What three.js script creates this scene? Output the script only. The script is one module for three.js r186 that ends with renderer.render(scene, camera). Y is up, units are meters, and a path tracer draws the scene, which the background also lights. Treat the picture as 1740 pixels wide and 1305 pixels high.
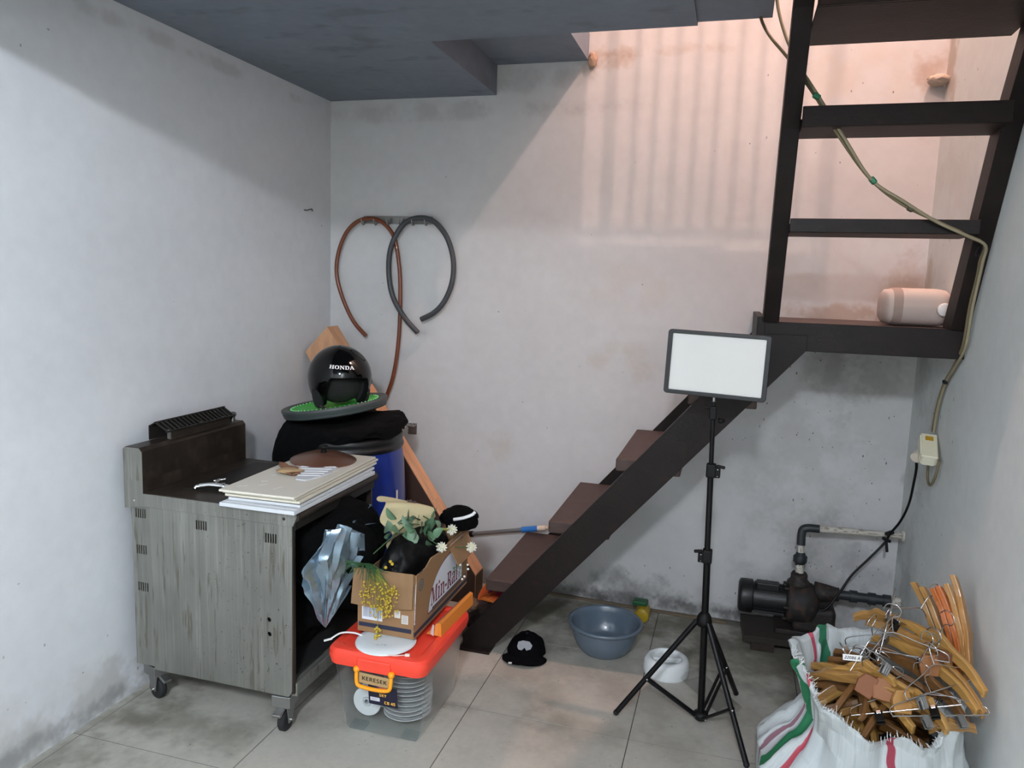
import * as THREE from 'three';
import { RoundedBoxGeometry } from 'three/addons/geometries/RoundedBoxGeometry.js';
import { mergeGeometries, mergeVertices, toCreasedNormals } from 'three/addons/utils/BufferGeometryUtils.js';
import { RectAreaLightUniformsLib } from 'three/addons/lights/RectAreaLightUniformsLib.js';
import { FontLoader } from 'three/addons/loaders/FontLoader.js';
import { TextGeometry } from 'three/addons/geometries/TextGeometry.js';

// ---------------------------------------------------------------- camera, exposure, lights
const renderer = new THREE.WebGLRenderer({ antialias: true });
renderer.toneMapping = THREE.LinearToneMapping;
renderer.toneMappingExposure = 1.0;
renderer.shadowMap.enabled = true;
RectAreaLightUniformsLib.init();
const scene = new THREE.Scene();
scene.background = new THREE.Color(0x000000);
const camera = new THREE.PerspectiveCamera(53.61, 1740 / 1305, 0.05, 60);
camera.rotation.order = 'YXZ';
camera.position.set(2.0892, 1.588, 3.6756);
camera.rotation.set(-0.13286, 0.28019, 0.03297);
scene.add(camera);

const COOL = new THREE.Color().setRGB(0.90, 0.965, 1.05);
const WARM = new THREE.Color().setRGB(1.0, 0.65, 0.555);
const TUBE_X = 2.08, TUBE_Y = 2.76, TUBE_Z0 = 4.55, TUBE_Z1 = 5.15, TUBE_L = 0.56;
const TUBE_NITS = 1480;              // each tube shines sideways and down along its whole length
const LAMP_A = [2.70, 4.49, 0.80], LAMP_A_CD = 17;   // bulb over the stairwell
const LAMP_B = [1.70, 4.27, 2.20], LAMP_B_CD = 8.5;   // bulb behind the upstairs railing
function pointLight(c, cd, [x, y, z], size) {
  const l = new THREE.PointLight(c, cd, 0, 2); l.position.set(x, y, z); l.castShadow = true;
  l.shadow.radius = size / 0.02; l.shadow.mapSize.set(1024, 1024); l.shadow.bias = -0.002; scene.add(l); return l;
}
for (const s of [-1, 1]) for (const side of [0, 1]) {
  const l = new THREE.RectAreaLight(COOL, TUBE_NITS * (side ? 1.4 : 0.85), TUBE_L, 0.028); l.position.set(TUBE_X + s * (0.06 + 0.018 * side), TUBE_Y + 0.03 - 0.018 * (1 - side), (TUBE_Z0 + TUBE_Z1) / 2);
  scene.add(l); l.lookAt(l.position.x + s * side, l.position.y - (1 - side), l.position.z); if (!side) l.rotation.z = Math.PI / 2;
}
pointLight(WARM, LAMP_A_CD, LAMP_A, 0.03);
pointLight(WARM, LAMP_B_CD, LAMP_B, 0.022);

// ---------------------------------------------------------------- helpers
function merge(list) { return mergeGeometries(list.map(g => { const q = g.index ? g.toNonIndexed() : g.clone(); for (const k of Object.keys(q.attributes)) if (!['position', 'normal', 'uv'].includes(k)) q.deleteAttribute(k); if (!q.attributes.uv) q.setAttribute('uv', new THREE.BufferAttribute(new Float32Array(q.attributes.position.count * 2), 2)); return q; })); }
const V = (x, y, z) => new THREE.Vector3(x, y, z);
let SEED = 7;
function rnd() { SEED |= 0; SEED = SEED + 0x6D2B79F5 | 0; let t = Math.imul(SEED ^ SEED >>> 15, 1 | SEED); t = t + Math.imul(t ^ t >>> 7, 61 | t) ^ t; return ((t ^ t >>> 14) >>> 0) / 4294967296; }
const rr = (a, b) => a + (b - a) * rnd();
function hash2(x, y, s) { let h = Math.imul(x | 0, 374761393) ^ Math.imul(y | 0, 668265263) ^ Math.imul(s | 0, 1274126177); h = Math.imul(h ^ h >>> 13, 1274126177); return ((h ^ h >>> 16) >>> 0) / 4294967296; }
function vnoise(x, y, s = 1) {
  const xi = Math.floor(x), yi = Math.floor(y); let fx = x - xi, fy = y - yi; fx = fx * fx * (3 - 2 * fx); fy = fy * fy * (3 - 2 * fy);
  const a = hash2(xi, yi, s), b = hash2(xi + 1, yi, s), c = hash2(xi, yi + 1, s), d = hash2(xi + 1, yi + 1, s);
  return a + (b - a) * fx + (c - a) * fy + (a - b - c + d) * fx * fy;
}
function fbm(x, y, o = 4, s = 1) { let v = 0, a = 0.5, n = 0; for (let i = 0; i < o; i++) { v += a * vnoise(x, y, s + i * 17); n += a; x *= 2.03; y *= 2.03; a *= 0.5; } return v / n; }
function n3(x, y, z, s = 1) { return (vnoise(x + z * 0.73, y - z * 0.41, s) + vnoise(y + x * 0.37, z + 3.1 - x * 0.29, s + 5) + vnoise(z - y * 0.53, x + 7.7, s + 9)) / 3; }
const smooth = (a, b, x) => { const t = Math.min(1, Math.max(0, (x - a) / (b - a))); return t * t * (3 - 2 * t); };
const clamp = (x, a, b) => Math.min(b, Math.max(a, x));

function dataTex(w, h, fn, srgb = true) {
  const d = new Uint8Array(w * h * 4);
  for (let j = 0; j < h; j++) for (let i = 0; i < w; i++) { const c = fn((i + 0.5) / w, (j + 0.5) / h), k = (j * w + i) * 4; d[k] = clamp(c[0], 0, 255); d[k + 1] = clamp(c[1], 0, 255); d[k + 2] = clamp(c[2], 0, 255); d[k + 3] = 255; }
  const t = new THREE.DataTexture(d, w, h, THREE.RGBAFormat); t.magFilter = THREE.LinearFilter; t.minFilter = THREE.LinearMipmapLinearFilter; t.generateMipmaps = true;
  t.wrapS = t.wrapT = THREE.RepeatWrapping; if (srgb) t.colorSpace = THREE.SRGBColorSpace; t.needsUpdate = true; return t;
}
function canvasTex(w, h, draw) {
  const c = document.createElement('canvas'); c.width = w; c.height = h; draw(c.getContext('2d'), w, h);
  const t = new THREE.CanvasTexture(c); t.colorSpace = THREE.SRGBColorSpace; return t;
}
function mat(color, rough = 0.6, o = {}) { return new THREE.MeshStandardMaterial({ color, roughness: rough, ...o }); }
function phys(color, rough = 0.6, o = {}) { return new THREE.MeshPhysicalMaterial({ color, roughness: rough, ...o }); }

const used = {};
function numbered(n) { if (!(n in used)) { used[n] = 0; return n; } used[n]++; return n + '_' + String(used[n]).padStart(3, '0'); }
function part(parent, name, geo, m, pos, rot, label) {
  const o = new THREE.Mesh(geo, m); o.name = name; o.castShadow = o.receiveShadow = true;
  if (pos) o.position.set(...pos); if (rot) o.rotation.set(...rot); if (label) o.userData.label = label;
  parent.add(o); return o;
}
function thing(name, label, category, pos, rot, group) {
  const g = new THREE.Group(); g.name = numbered(name); g.userData = { label, category }; if (group) g.userData.group = group;
  if (pos) g.position.set(...pos); if (rot) g.rotation.set(...rot); scene.add(g); return g;
}
function single(name, label, category, geo, m, pos, rot, group) {
  const o = part(scene, numbered(name), geo, m, pos, rot); o.userData = { label, category }; if (group) o.userData.group = group; return o;
}
function struct(name, geo, m, pos, rot, label) {
  const o = part(scene, name, geo, m, pos, rot); o.userData.kind = 'structure'; if (label) o.userData.label = label; return o;
}
const rbox = (w, h, d, r = 0.004, s = 2) => new RoundedBoxGeometry(w, h, d, s, Math.min(r, w / 2.01, h / 2.01, d / 2.01));
const bx = (w, h, d, x = 0, y = 0, z = 0) => new THREE.BoxGeometry(w, h, d).translate(x, y, z);
function boxUV(g, s = 1) {                                 // uv in metres by dominant normal
  const p = g.attributes.position, n = g.attributes.normal, uv = new Float32Array(p.count * 2);
  for (let i = 0; i < p.count; i++) {
    const ax = Math.abs(n.getX(i)), ay = Math.abs(n.getY(i)), az = Math.abs(n.getZ(i)); let u, v;
    if (ax >= ay && ax >= az) { u = p.getZ(i); v = p.getY(i); } else if (ay >= az) { u = p.getX(i); v = p.getZ(i); } else { u = p.getX(i); v = p.getY(i); }
    uv[2 * i] = u * s; uv[2 * i + 1] = v * s;
  }
  g.setAttribute('uv', new THREE.BufferAttribute(uv, 2)); return g;
}
const span = (x0, x1, y0, y1, z0, z1) => bx(x1 - x0, y1 - y0, z1 - z0, (x0 + x1) / 2, (y0 + y1) / 2, (z0 + z1) / 2);
function rodGeo(a, b, r, seg = 14, r2 = r) {
  const A = V(...a), B = V(...b), d = B.clone().sub(A), L = d.length();
  const g = new THREE.CylinderGeometry(r2, r, L, seg); g.translate(0, L / 2, 0);
  g.applyQuaternion(new THREE.Quaternion().setFromUnitVectors(V(0, 1, 0), d.normalize())); g.translate(A.x, A.y, A.z); return g;
}
function tube(pts, r, seg = 60, rad = 10, closed = false) {
  const c = new THREE.CatmullRomCurve3(pts.map(p => V(...p)), closed, 'centripetal'); const g = new THREE.TubeGeometry(c, seg, r, rad, closed);
  if (closed) return g;
  const caps = [0, 1].map(t => { const p = c.getPointAt(t), d = c.getTangentAt(t).multiplyScalar(t ? 1 : -1); const k = new THREE.CircleGeometry(r, rad); k.applyQuaternion(new THREE.Quaternion().setFromUnitVectors(V(0, 0, 1), d)); k.translate(p.x, p.y, p.z); return k; });
  return merge([g, ...caps]);
}
const lathe = (pts, seg = 40) => new THREE.LatheGeometry(pts.map(p => new THREE.Vector2(Math.max(p[0], 0), p[1])), seg);
function loft(rings, capA = false, capB = false, wrap = true) {
  const n = rings[0].length, pos = [], uv = [], idx = []; const m = wrap ? n + 1 : n;
  rings.forEach((r, j) => { for (let i = 0; i < m; i++) { const q = r[i % n]; pos.push(q[0], q[1], q[2]); uv.push(i / (m - 1), j / (rings.length - 1)); } });
  for (let j = 0; j < rings.length - 1; j++) for (let i = 0; i < m - 1; i++) { const a = j * m + i, b = a + 1, c = a + m, d = c + 1; idx.push(a, b, c, b, d, c); }
  const cap = (j, flip) => { let x = 0, y = 0, z = 0; for (const q of rings[j]) { x += q[0]; y += q[1]; z += q[2]; } const k = pos.length / 3; pos.push(x / n, y / n, z / n); uv.push(0.5, j ? 1 : 0); for (let i = 0; i < m - 1; i++) { const a = j * m + i; flip ? idx.push(a, a + 1, k) : idx.push(a + 1, a, k); } };
  if (capA) cap(0, false); if (capB) cap(rings.length - 1, true);
  const g = new THREE.BufferGeometry(); g.setAttribute('position', new THREE.Float32BufferAttribute(pos, 3)); g.setAttribute('uv', new THREE.Float32BufferAttribute(uv, 2)); g.setIndex(idx); g.computeVertexNormals(); return g;
}
const crease = (g, a = 0.6) => toCreasedNormals(g, a);
function rrect(hx, hz, r, y, cx = 0, cz = 0, k = 6) {       // rounded rectangle ring in the xz plane
  const o = []; for (const [sx, sz, a0] of [[1, 1, 0], [-1, 1, 1], [-1, -1, 2], [1, -1, 3]]) for (let i = 0; i <= k; i++) { const a = (a0 + i / k) * Math.PI / 2; o.push([cx + sx * (hx - r) + Math.cos(a) * r, y, cz + sz * (hz - r) + Math.sin(a) * r]); }
  return o;
}
function prism(pts, depth, bevel = 0.002, holes = []) {
  const s = new THREE.Shape(pts.map(p => new THREE.Vector2(...p))); for (const h of holes) s.holes.push(h);
  return new THREE.ExtrudeGeometry(s, { depth, bevelEnabled: bevel > 0, bevelThickness: bevel, bevelSize: bevel, bevelOffset: -bevel, bevelSegments: 2, curveSegments: 10 });
}
function blob(rx, ry, rz, seed, amp = 0.15, freq = 2.2, detail = 14, ridge = 0.5) {
  let g = new THREE.IcosahedronGeometry(1, detail); g.deleteAttribute('uv'); g.deleteAttribute('normal'); g = mergeVertices(g, 1e-4);
  const p = g.attributes.position;
  for (let i = 0; i < p.count; i++) {
    const x = p.getX(i), y = p.getY(i), z = p.getZ(i);
    const a = n3(x * freq + 11, y * freq + 5, z * freq + 3, seed) - 0.5, b = 1 - Math.abs(2 * n3(x * freq * 1.6, y * freq * 1.6 + 9, z * freq * 1.6, seed + 31) - 1) * 2.2;
    const k = 1 + amp * (a * 2 + ridge * b); p.setXYZ(i, x * k * rx, y * k * ry, z * k * rz);
  }
  g.computeVertexNormals(); return g;
}
function wrinkle(g, seed, amp, freq) {                     // push vertices along their normals by ridged noise
  const p = g.attributes.position, n = g.attributes.normal;
  for (let i = 0; i < p.count; i++) { const x = p.getX(i), y = p.getY(i), z = p.getZ(i); const b = 1 - Math.abs(2 * n3(x * freq, y * freq, z * freq, seed) - 1) * 3; p.setXYZ(i, x + n.getX(i) * amp * b, y + n.getY(i) * amp * b, z + n.getZ(i) * amp * b); }
  g.computeVertexNormals(); return g;
}

// ---------------------------------------------------------------- materials
const W = 2.87;
// a painted plaster wall: mottled paint, then the stains and specks seen on that wall. spots: [u m, v m, ru, rv, [r,g,b], strength]
function wallTex(w, h, px, base, seed, spots, specks) {
  const py = Math.round(px * h / w);
  const dots = []; SEED = seed * 991 + 3; for (const [u, v, ru, rv, n] of specks) for (let i = 0; i < n * 0.6; i++) dots.push([u + rr(-ru, ru), v + rr(-rv, rv), rr(0.001, 0.003), rr(0.6, 2.6), rr(0.25, 0.7)]);
  const t = dataTex(px, py, (u, v) => {
    const x = u * w, y = v * h; const m = fbm(x * 2.1 + seed, y * 2.1, 4, seed), f = fbm(x * 26, y * 26, 3, seed + 3), c = fbm(x * 0.9 + 4, y * 6.5, 3, seed + 8);
    const k = 0.93 + 0.07 * m + 0.035 * (f - 0.5) + 0.03 * (c - 0.5); let r = base[0] * k, g = base[1] * k, b = base[2] * k;
    for (const [sx, sy, ru, rv, col, st] of spots) {
      const dx = (x - sx) / ru, dy = (y - sy) / rv, d = dx * dx + dy * dy; if (d > 2.2) continue;
      const nz = fbm(x * 9 + sx * 7, y * 9 + sy * 5, 5, seed + 12) ; const a = st * 0.45 * smooth(0.30, 0.85, nz * (1.25 - 0.5 * d) + 0.22 * (fbm(x * 55, y * 55, 2, seed + 21) - 0.5)); r += (col[0] - r) * a; g += (col[1] - g) * a; b += (col[2] - b) * a;
    }
    return [r, g, b];
  });
  const d = t.image.data;
  for (const [x, y, s, el, a] of dots) {
    const ci = x / w * px, cj = y / h * py, R = s / w * px, RY = R * el;
    for (let j = Math.floor(cj - RY - 1); j <= cj + RY + 1; j++) for (let i = Math.floor(ci - R - 1); i <= ci + R + 1; i++) { if (i < 0 || j < 0 || i >= px || j >= py) continue; const e = ((i - ci) / R) ** 2 + ((j - cj) / RY) ** 2; if (e > 1) continue; const k = (j * px + i) * 4; for (let q = 0; q < 3; q++) d[k + q] *= 1 - a * (1 - e * 0.5); }
  }
  t.wrapS = t.wrapT = THREE.ClampToEdgeWrapping; return t;
}
const plasterBump = dataTex(512, 512, (u, v) => { const x = u * 8, y = v * 8; const k = 255 * (0.6 * fbm(x * 1.5, y * 1.5, 3, 41) + 0.4 * fbm(x * 9, y * 9, 3, 47)); return [k, k, k]; }, false);
const BW = [202, 201, 200];
const BROWN = [150, 120, 95], RUST = [142, 106, 82], GREY = [120, 116, 112], SOOT = [58, 56, 55];
const texBack = wallTex(W, 3.0, 1536, BW, 3, [
  [1.01, 0.72, 0.22, 0.10, [178, 160, 140], 0.6], [1.56, 1.24, 0.16, 0.09, [176, 158, 136], 0.55], [1.74, 1.16, 0.13, 0.08, [170, 154, 134], 0.5], [1.63, 1.58, 0.3, 0.12, [188, 174, 158], 0.5],
  [0.96, 1.35, 0.3, 0.25, [192, 186, 180], 0.5], [2.64, 1.25, 0.2, 0.14, GREY, 0.75], [2.5, 1.16, 0.16, 0.2, GREY, 0.6], [2.38, 0.76, 0.35, 0.3, [150, 146, 140], 0.6], [2.75, 0.95, 0.2, 0.4, [160, 158, 152], 0.5],
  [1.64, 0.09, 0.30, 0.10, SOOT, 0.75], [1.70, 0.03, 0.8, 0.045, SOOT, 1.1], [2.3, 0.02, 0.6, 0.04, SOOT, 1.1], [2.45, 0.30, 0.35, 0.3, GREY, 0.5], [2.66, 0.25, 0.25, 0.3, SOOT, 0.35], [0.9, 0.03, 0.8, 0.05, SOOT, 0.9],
  [2.52, 1.495, 0.34, 0.05, RUST, 1.0], [2.74, 1.56, 0.14, 0.10, BROWN, 0.6], [2.82, 1.65, 0.08, 0.2, RUST, 0.6], [2.82, 2.50, 0.09, 0.22, RUST, 0.85], [1.42, 2.63, 0.14, 0.07, RUST, 0.9], [1.75, 2.66, 0.35, 0.03, RUST, 0.55], [2.52, 2.5, 0.25, 0.14, [196, 176, 156], 0.5], [2.5, 1.72, 0.3, 0.1, [186, 172, 160], 0.5],
  [0.6, 2.42, 0.9, 0.05, GREY, 0.5], [1.1, 2.55, 0.3, 0.06, GREY, 0.5],
], [[2.45, 1.1, 0.38, 0.25, 60], [2.6, 0.7, 0.22, 0.4, 60], [2.55, 0.3, 0.25, 0.2, 50], [1.9, 0.15, 0.9, 0.12, 80], [1.8, 1.6, 1.0, 0.9, 36], [2.5, 2.2, 0.35, 0.5, 26], [0.5, 1.4, 0.45, 1.0, 10]]);
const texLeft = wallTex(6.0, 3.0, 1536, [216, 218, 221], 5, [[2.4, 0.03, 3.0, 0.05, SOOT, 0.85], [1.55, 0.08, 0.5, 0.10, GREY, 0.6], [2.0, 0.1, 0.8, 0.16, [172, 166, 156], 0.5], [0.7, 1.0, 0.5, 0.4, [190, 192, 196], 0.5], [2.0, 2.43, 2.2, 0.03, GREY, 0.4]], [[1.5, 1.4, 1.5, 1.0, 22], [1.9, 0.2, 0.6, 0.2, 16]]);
const texRight = wallTex(6.0, 3.0, 1536, [220, 224, 221], 9, [[0.2, 0.5, 0.3, 0.5, [165, 164, 160], 0.65], [0.5, 1.0, 0.3, 0.35, [178, 178, 174], 0.5], [0.14, 1.25, 0.18, 0.16, GREY, 0.6], [0.1, 0.35, 0.2, 0.3, SOOT, 0.4], [0.8, 0.2, 0.9, 0.2, [165, 162, 155], 0.6], [0.08, 2.5, 0.1, 0.25, RUST, 0.85], [0.06, 1.6, 0.1, 0.22, RUST, 0.6], [0.85, 1.72, 0.07, 0.22, [236, 236, 234], 0.9], [0.3, 2.1, 0.3, 0.4, [188, 178, 170], 0.4]], [[0.35, 1.0, 0.35, 0.4, 70], [0.3, 2.0, 0.3, 0.5, 34], [0.25, 0.6, 0.25, 0.3, 40]]);
function wallMat(t) { return mat(0xffffff, 0.82, { map: t, bumpMap: plasterBump, bumpScale: 0.0018 }); }
const mBack = wallMat(texBack), mLeft = wallMat(texLeft), mRight = wallMat(texRight);
const texPlain = dataTex(256, 256, (u, v) => { const k = 0.92 + 0.08 * fbm(u * 6, v * 6, 4, 71); return [205 * k, 202 * k, 198 * k]; });
const mPlain = mat(0xffffff, 0.85, { map: texPlain });
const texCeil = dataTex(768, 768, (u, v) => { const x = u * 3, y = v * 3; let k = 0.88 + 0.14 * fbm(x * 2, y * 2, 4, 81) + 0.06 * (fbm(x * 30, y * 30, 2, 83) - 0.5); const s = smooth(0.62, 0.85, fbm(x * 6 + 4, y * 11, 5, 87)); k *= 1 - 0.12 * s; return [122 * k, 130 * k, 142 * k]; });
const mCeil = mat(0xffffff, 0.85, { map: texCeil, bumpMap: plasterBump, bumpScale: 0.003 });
const texFloor = dataTex(1536, 1536, (u, v) => {
  const x = u * 3, z = v * 3; const m = fbm(x * 3.2, z * 3.2, 5, 91), f = fbm(x * 70, z * 70, 2, 95); let k = 0.94 + 0.08 * m + 0.05 * (f - 0.5); let r = 178 * k, g = 175 * k, b = 165 * k;
  const st = [[1.95, 0.15, 1.0, 0.32, 0.7], [2.45, 0.3, 0.6, 0.5, 0.65], [1.51, 1.12, 0.11, 0.08, 0.34], [0.3, 1.62, 0.4, 0.2, 0.45], [0.12, 1.6, 0.12, 0.6, 0.55], [1.3, 0.3, 0.4, 0.35, 0.6], [1.75, 0.6, 1.1, 0.75, 0.26], [1.15, 1.15, 0.15, 0.04, 0.5], [0.45, 1.2, 0.5, 0.35, 0.4]];  // grime patches; the wide ones under the stairs also paint in weaker light
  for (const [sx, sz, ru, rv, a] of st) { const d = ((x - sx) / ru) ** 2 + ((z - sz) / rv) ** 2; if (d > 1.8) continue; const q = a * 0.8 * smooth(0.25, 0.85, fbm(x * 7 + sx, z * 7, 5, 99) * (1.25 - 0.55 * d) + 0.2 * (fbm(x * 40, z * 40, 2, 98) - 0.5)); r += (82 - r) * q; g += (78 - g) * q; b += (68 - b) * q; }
  const sp = smooth(0.88, 0.93, fbm(x * 110, z * 110, 2, 103)); r *= 1 - 0.3 * sp; g *= 1 - 0.32 * sp; b *= 1 - 0.34 * sp; return [r, g, b];
});
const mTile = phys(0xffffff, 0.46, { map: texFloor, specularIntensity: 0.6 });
const mGrout = mat(0x37322c, 0.95);

const texSteel = dataTex(1024, 1024, (u, v) => {
  const a = fbm(u * 45, v * 1.2, 4, 111), b = fbm(u * 260, v * 3, 2, 113), c = fbm(u * 5, v * 5, 4, 117); let k = 0.78 + 0.15 * a + 0.08 * (b - 0.5) + 0.16 * (c - 0.5);
  let r = 150 * k, g = 150 * k, bl = 143 * k; const dr = smooth(0.60, 0.78, fbm(u * 60, v * 7 + 2, 4, 119)) * smooth(0.3, 0.7, fbm(u * 3, v * 3, 2, 120) + 0.25 * u); r += (72 - r) * 0.38 * dr; g += (62 - g) * 0.38 * dr; bl += (48 - bl) * 0.38 * dr;
  const ft = smooth(0.82, 0.9, fbm(u * 130, v * 95, 2, 123)) * smooth(0.2, 0.8, u); r *= 1 - 0.4 * ft; g *= 1 - 0.42 * ft; bl *= 1 - 0.46 * ft; const w = smooth(0.66, 0.72, fbm(u * 60 + 9, v * 2.5, 3, 127)); r += (180 - r) * 0.22 * w; g += (180 - g) * 0.22 * w; bl += (174 - bl) * 0.22 * w; return [r, g, bl];
});
const mSteel = mat(0xffffff, 0.48, { map: texSteel, metalness: 0.55 });
const texGrease = dataTex(512, 512, (u, v) => { const k = 0.7 + 0.5 * fbm(u * 7, v * 7, 5, 131), s = 0.5 * smooth(0.45, 0.85, fbm(u * 22, v * 22, 4, 133)); return [(60 + 30 * s) * k, (52 + 28 * s) * k, (45 + 26 * s) * k]; });
const mGrease = mat(0xffffff, 0.42, { map: texGrease, metalness: 0.5 });
const mShadeSteel = mat(0x0c0b0a, 0.85);  // range interior: grease, with its shade put into the near-black colour
const mDarkSteel = mat(0x2c2926, 0.5, { metalness: 0.5 });
const mChrome = mat(0xc8c8c8, 0.16, { metalness: 1 });
const mZinc = mat(0x9a9a98, 0.35, { metalness: 0.9 });
const mRubber = mat(0x17181a, 0.75);
const mBlack = phys(0x080809, 0.45, { specularIntensity: 0.6 });
const mBlackMatte = mat(0x0d0d10, 0.85);
const mBagBlack = phys(0x060607, 0.55, { specularIntensity: 0.5 });
const mClothBlack = phys(0x050506, 0.95, { specularIntensity: 0.25 });
const texStair = dataTex(512, 512, (u, v) => { const k = 0.75 + 0.45 * fbm(u * 8, v * 8, 5, 141), s = smooth(0.6, 0.85, fbm(u * 16, v * 16, 4, 143)); return [(27 + 9 * s) * k, (20 + 4 * s) * k, (18 + 3 * s) * k]; });
const mStair = phys(0xffffff, 0.5, { specularIntensity: 0.45, map: texStair, bumpMap: plasterBump, bumpScale: 0.001 });
const texTread = dataTex(512, 512, (u, v) => { const k = 0.8 + 0.35 * fbm(u * 9, v * 9, 5, 145); return [66 * k, 49 * k, 43 * k]; });
const mTread = mat(0xffffff, 0.6, { map: texTread });
const texWood = dataTex(512, 256, (u, v) => { const g = fbm(u * 3, v * 42 + 3 * fbm(u * 4, v * 4, 3, 151), 4, 153); const k = 0.72 + 0.5 * g; return [182 * k, 146 * k, 92 * k]; });
const mWoodDark = phys(0x9c8672, 0.5, { map: texWood });
const mWood = phys(0xe2d2bc, 0.36, { map: texWood, clearcoat: 0.5, clearcoatRoughness: 0.25 });
const mWoodPale = phys(0xf0e2c0, 0.38, { map: texWood, clearcoat: 0.4 });
const mWoodOrange = phys(0xf0a878, 0.4, { map: texWood, clearcoat: 0.4 });
// ---------------------------------------------------------------- the room
{
  const fl = struct('floor', span(-0.15, W + 0.15, -0.14, -0.0016, -0.15, 6.15), mGrout);
  const xs = [-0.1, 0.033, 0.633, 1.233, 1.833, 2.433, 2.97], zs = [-0.1]; for (let z = 0.545; z < 6.2; z += 0.6) zs.push(z); zs.push(6.1);
  SEED = 21;
  for (let i = 0; i < xs.length - 1; i++) for (let j = 0; j < zs.length - 1; j++) {
    const x0 = Math.max(xs[i] + 0.0016, 0), x1 = Math.min(xs[i + 1] - 0.0016, W), z0 = Math.max(zs[j] + 0.0016, 0), z1 = Math.min(zs[j + 1] - 0.0016, 6); if (z1 - z0 < 0.02) continue;
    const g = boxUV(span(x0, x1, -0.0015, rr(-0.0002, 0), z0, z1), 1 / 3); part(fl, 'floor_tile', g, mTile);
  }
}
function wallBox(name, g, m, uw, vh) { boxUV(g, 1); const uv = g.attributes.uv; for (let i = 0; i < uv.count; i++) uv.setXY(i, uv.getX(i) / uw, uv.getY(i) / vh); return struct(name, g, m); }
const wallBack = wallBox('wall_back', span(0, W, -0.1, 5.05, -0.15, 0), mBack, W, 3.0);
const wallLeft = wallBox('wall_left', span(-0.15, 0, -0.1, 5.05, -0.15, 6.15), mLeft, 6.0, 3.0);
const wallRight = wallBox('wall_right', span(W, W + 0.15, -0.1, 5.05, -0.15, 6.15), mRight, 6.0, 3.0);
struct('wall_front', span(0, W, -0.1, 3.05, 6.0, 6.15), mPlain);
{ // a lump of broken plaster and brick sticking out at the corner above the stairs
  const g = blob(0.04, 0.02, 0.035, 5, 0.35, 2.5, 5); part(wallBack, 'plaster_lump', g, mat(0xb5a596, 0.95), [2.838, 2.475, 0.035]);
  const cr = blob(0.018, 0.03, 0.012, 8, 0.45, 3, 4); part(wallBack, 'plaster_lump', cr, mat(0xa08673, 0.95), [1.375, 2.63, 0.01]);
}
// ceiling: the slab between the floors, with the recess and the stairwell left open
{
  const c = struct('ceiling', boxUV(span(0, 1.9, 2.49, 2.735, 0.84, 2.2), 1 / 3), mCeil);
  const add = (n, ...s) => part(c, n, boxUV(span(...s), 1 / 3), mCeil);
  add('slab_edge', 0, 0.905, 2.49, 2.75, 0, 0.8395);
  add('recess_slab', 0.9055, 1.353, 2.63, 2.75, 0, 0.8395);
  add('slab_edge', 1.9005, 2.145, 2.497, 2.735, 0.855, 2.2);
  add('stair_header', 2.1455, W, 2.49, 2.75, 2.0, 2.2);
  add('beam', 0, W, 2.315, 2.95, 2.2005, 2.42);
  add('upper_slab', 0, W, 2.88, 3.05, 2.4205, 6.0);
}
// the upper floor: added light-blocking panel, walls, roof and railing round the stairwell
struct('wall_upstairs_front', span(0, W, 3.05, 5.05, 3.2, 3.35), mPlain);
struct('wall_upstairs_added_panel', span(0, 1.494, 2.736, 4.9, 0.90, 0.94), mPlain);  // unseen panel added to end the bulb light left of the railing bars
struct('ceiling_upstairs', span(-0.15, W + 0.15, 5.05, 5.2, -0.15, 3.35), mPlain);
struct('floor_upstairs', span(0, W, 2.951, 3.05, 2.421, 3.2).translate(0, 0, 0), mPlain).position.y = -0.001;
{
  const r = thing('stair_railing', 'dark metal railing with upright bars around the stairwell upstairs', 'railing');
  part(r, 'bottom_rail', span(1.495, 2.145, 2.8435, 2.868, 0.917, 0.923), mStair); part(r, 'top_rail', span(1.495, 2.145, 3.62, 3.66, 0.905, 0.935), mStair);
  part(r, 'post', span(1.548, 1.580, 2.736, 3.62, 0.908, 0.932), mStair); part(r, 'post', span(2.113, 2.145, 2.736, 3.62, 0.908, 0.932), mStair);
  for (let x = 1.632; x < 2.1; x += 0.0535) part(r, 'bar', rodGeo([x, 2.868, 0.92], [x, 3.62, 0.92], 0.0085, 8), mStair);
}
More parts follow.
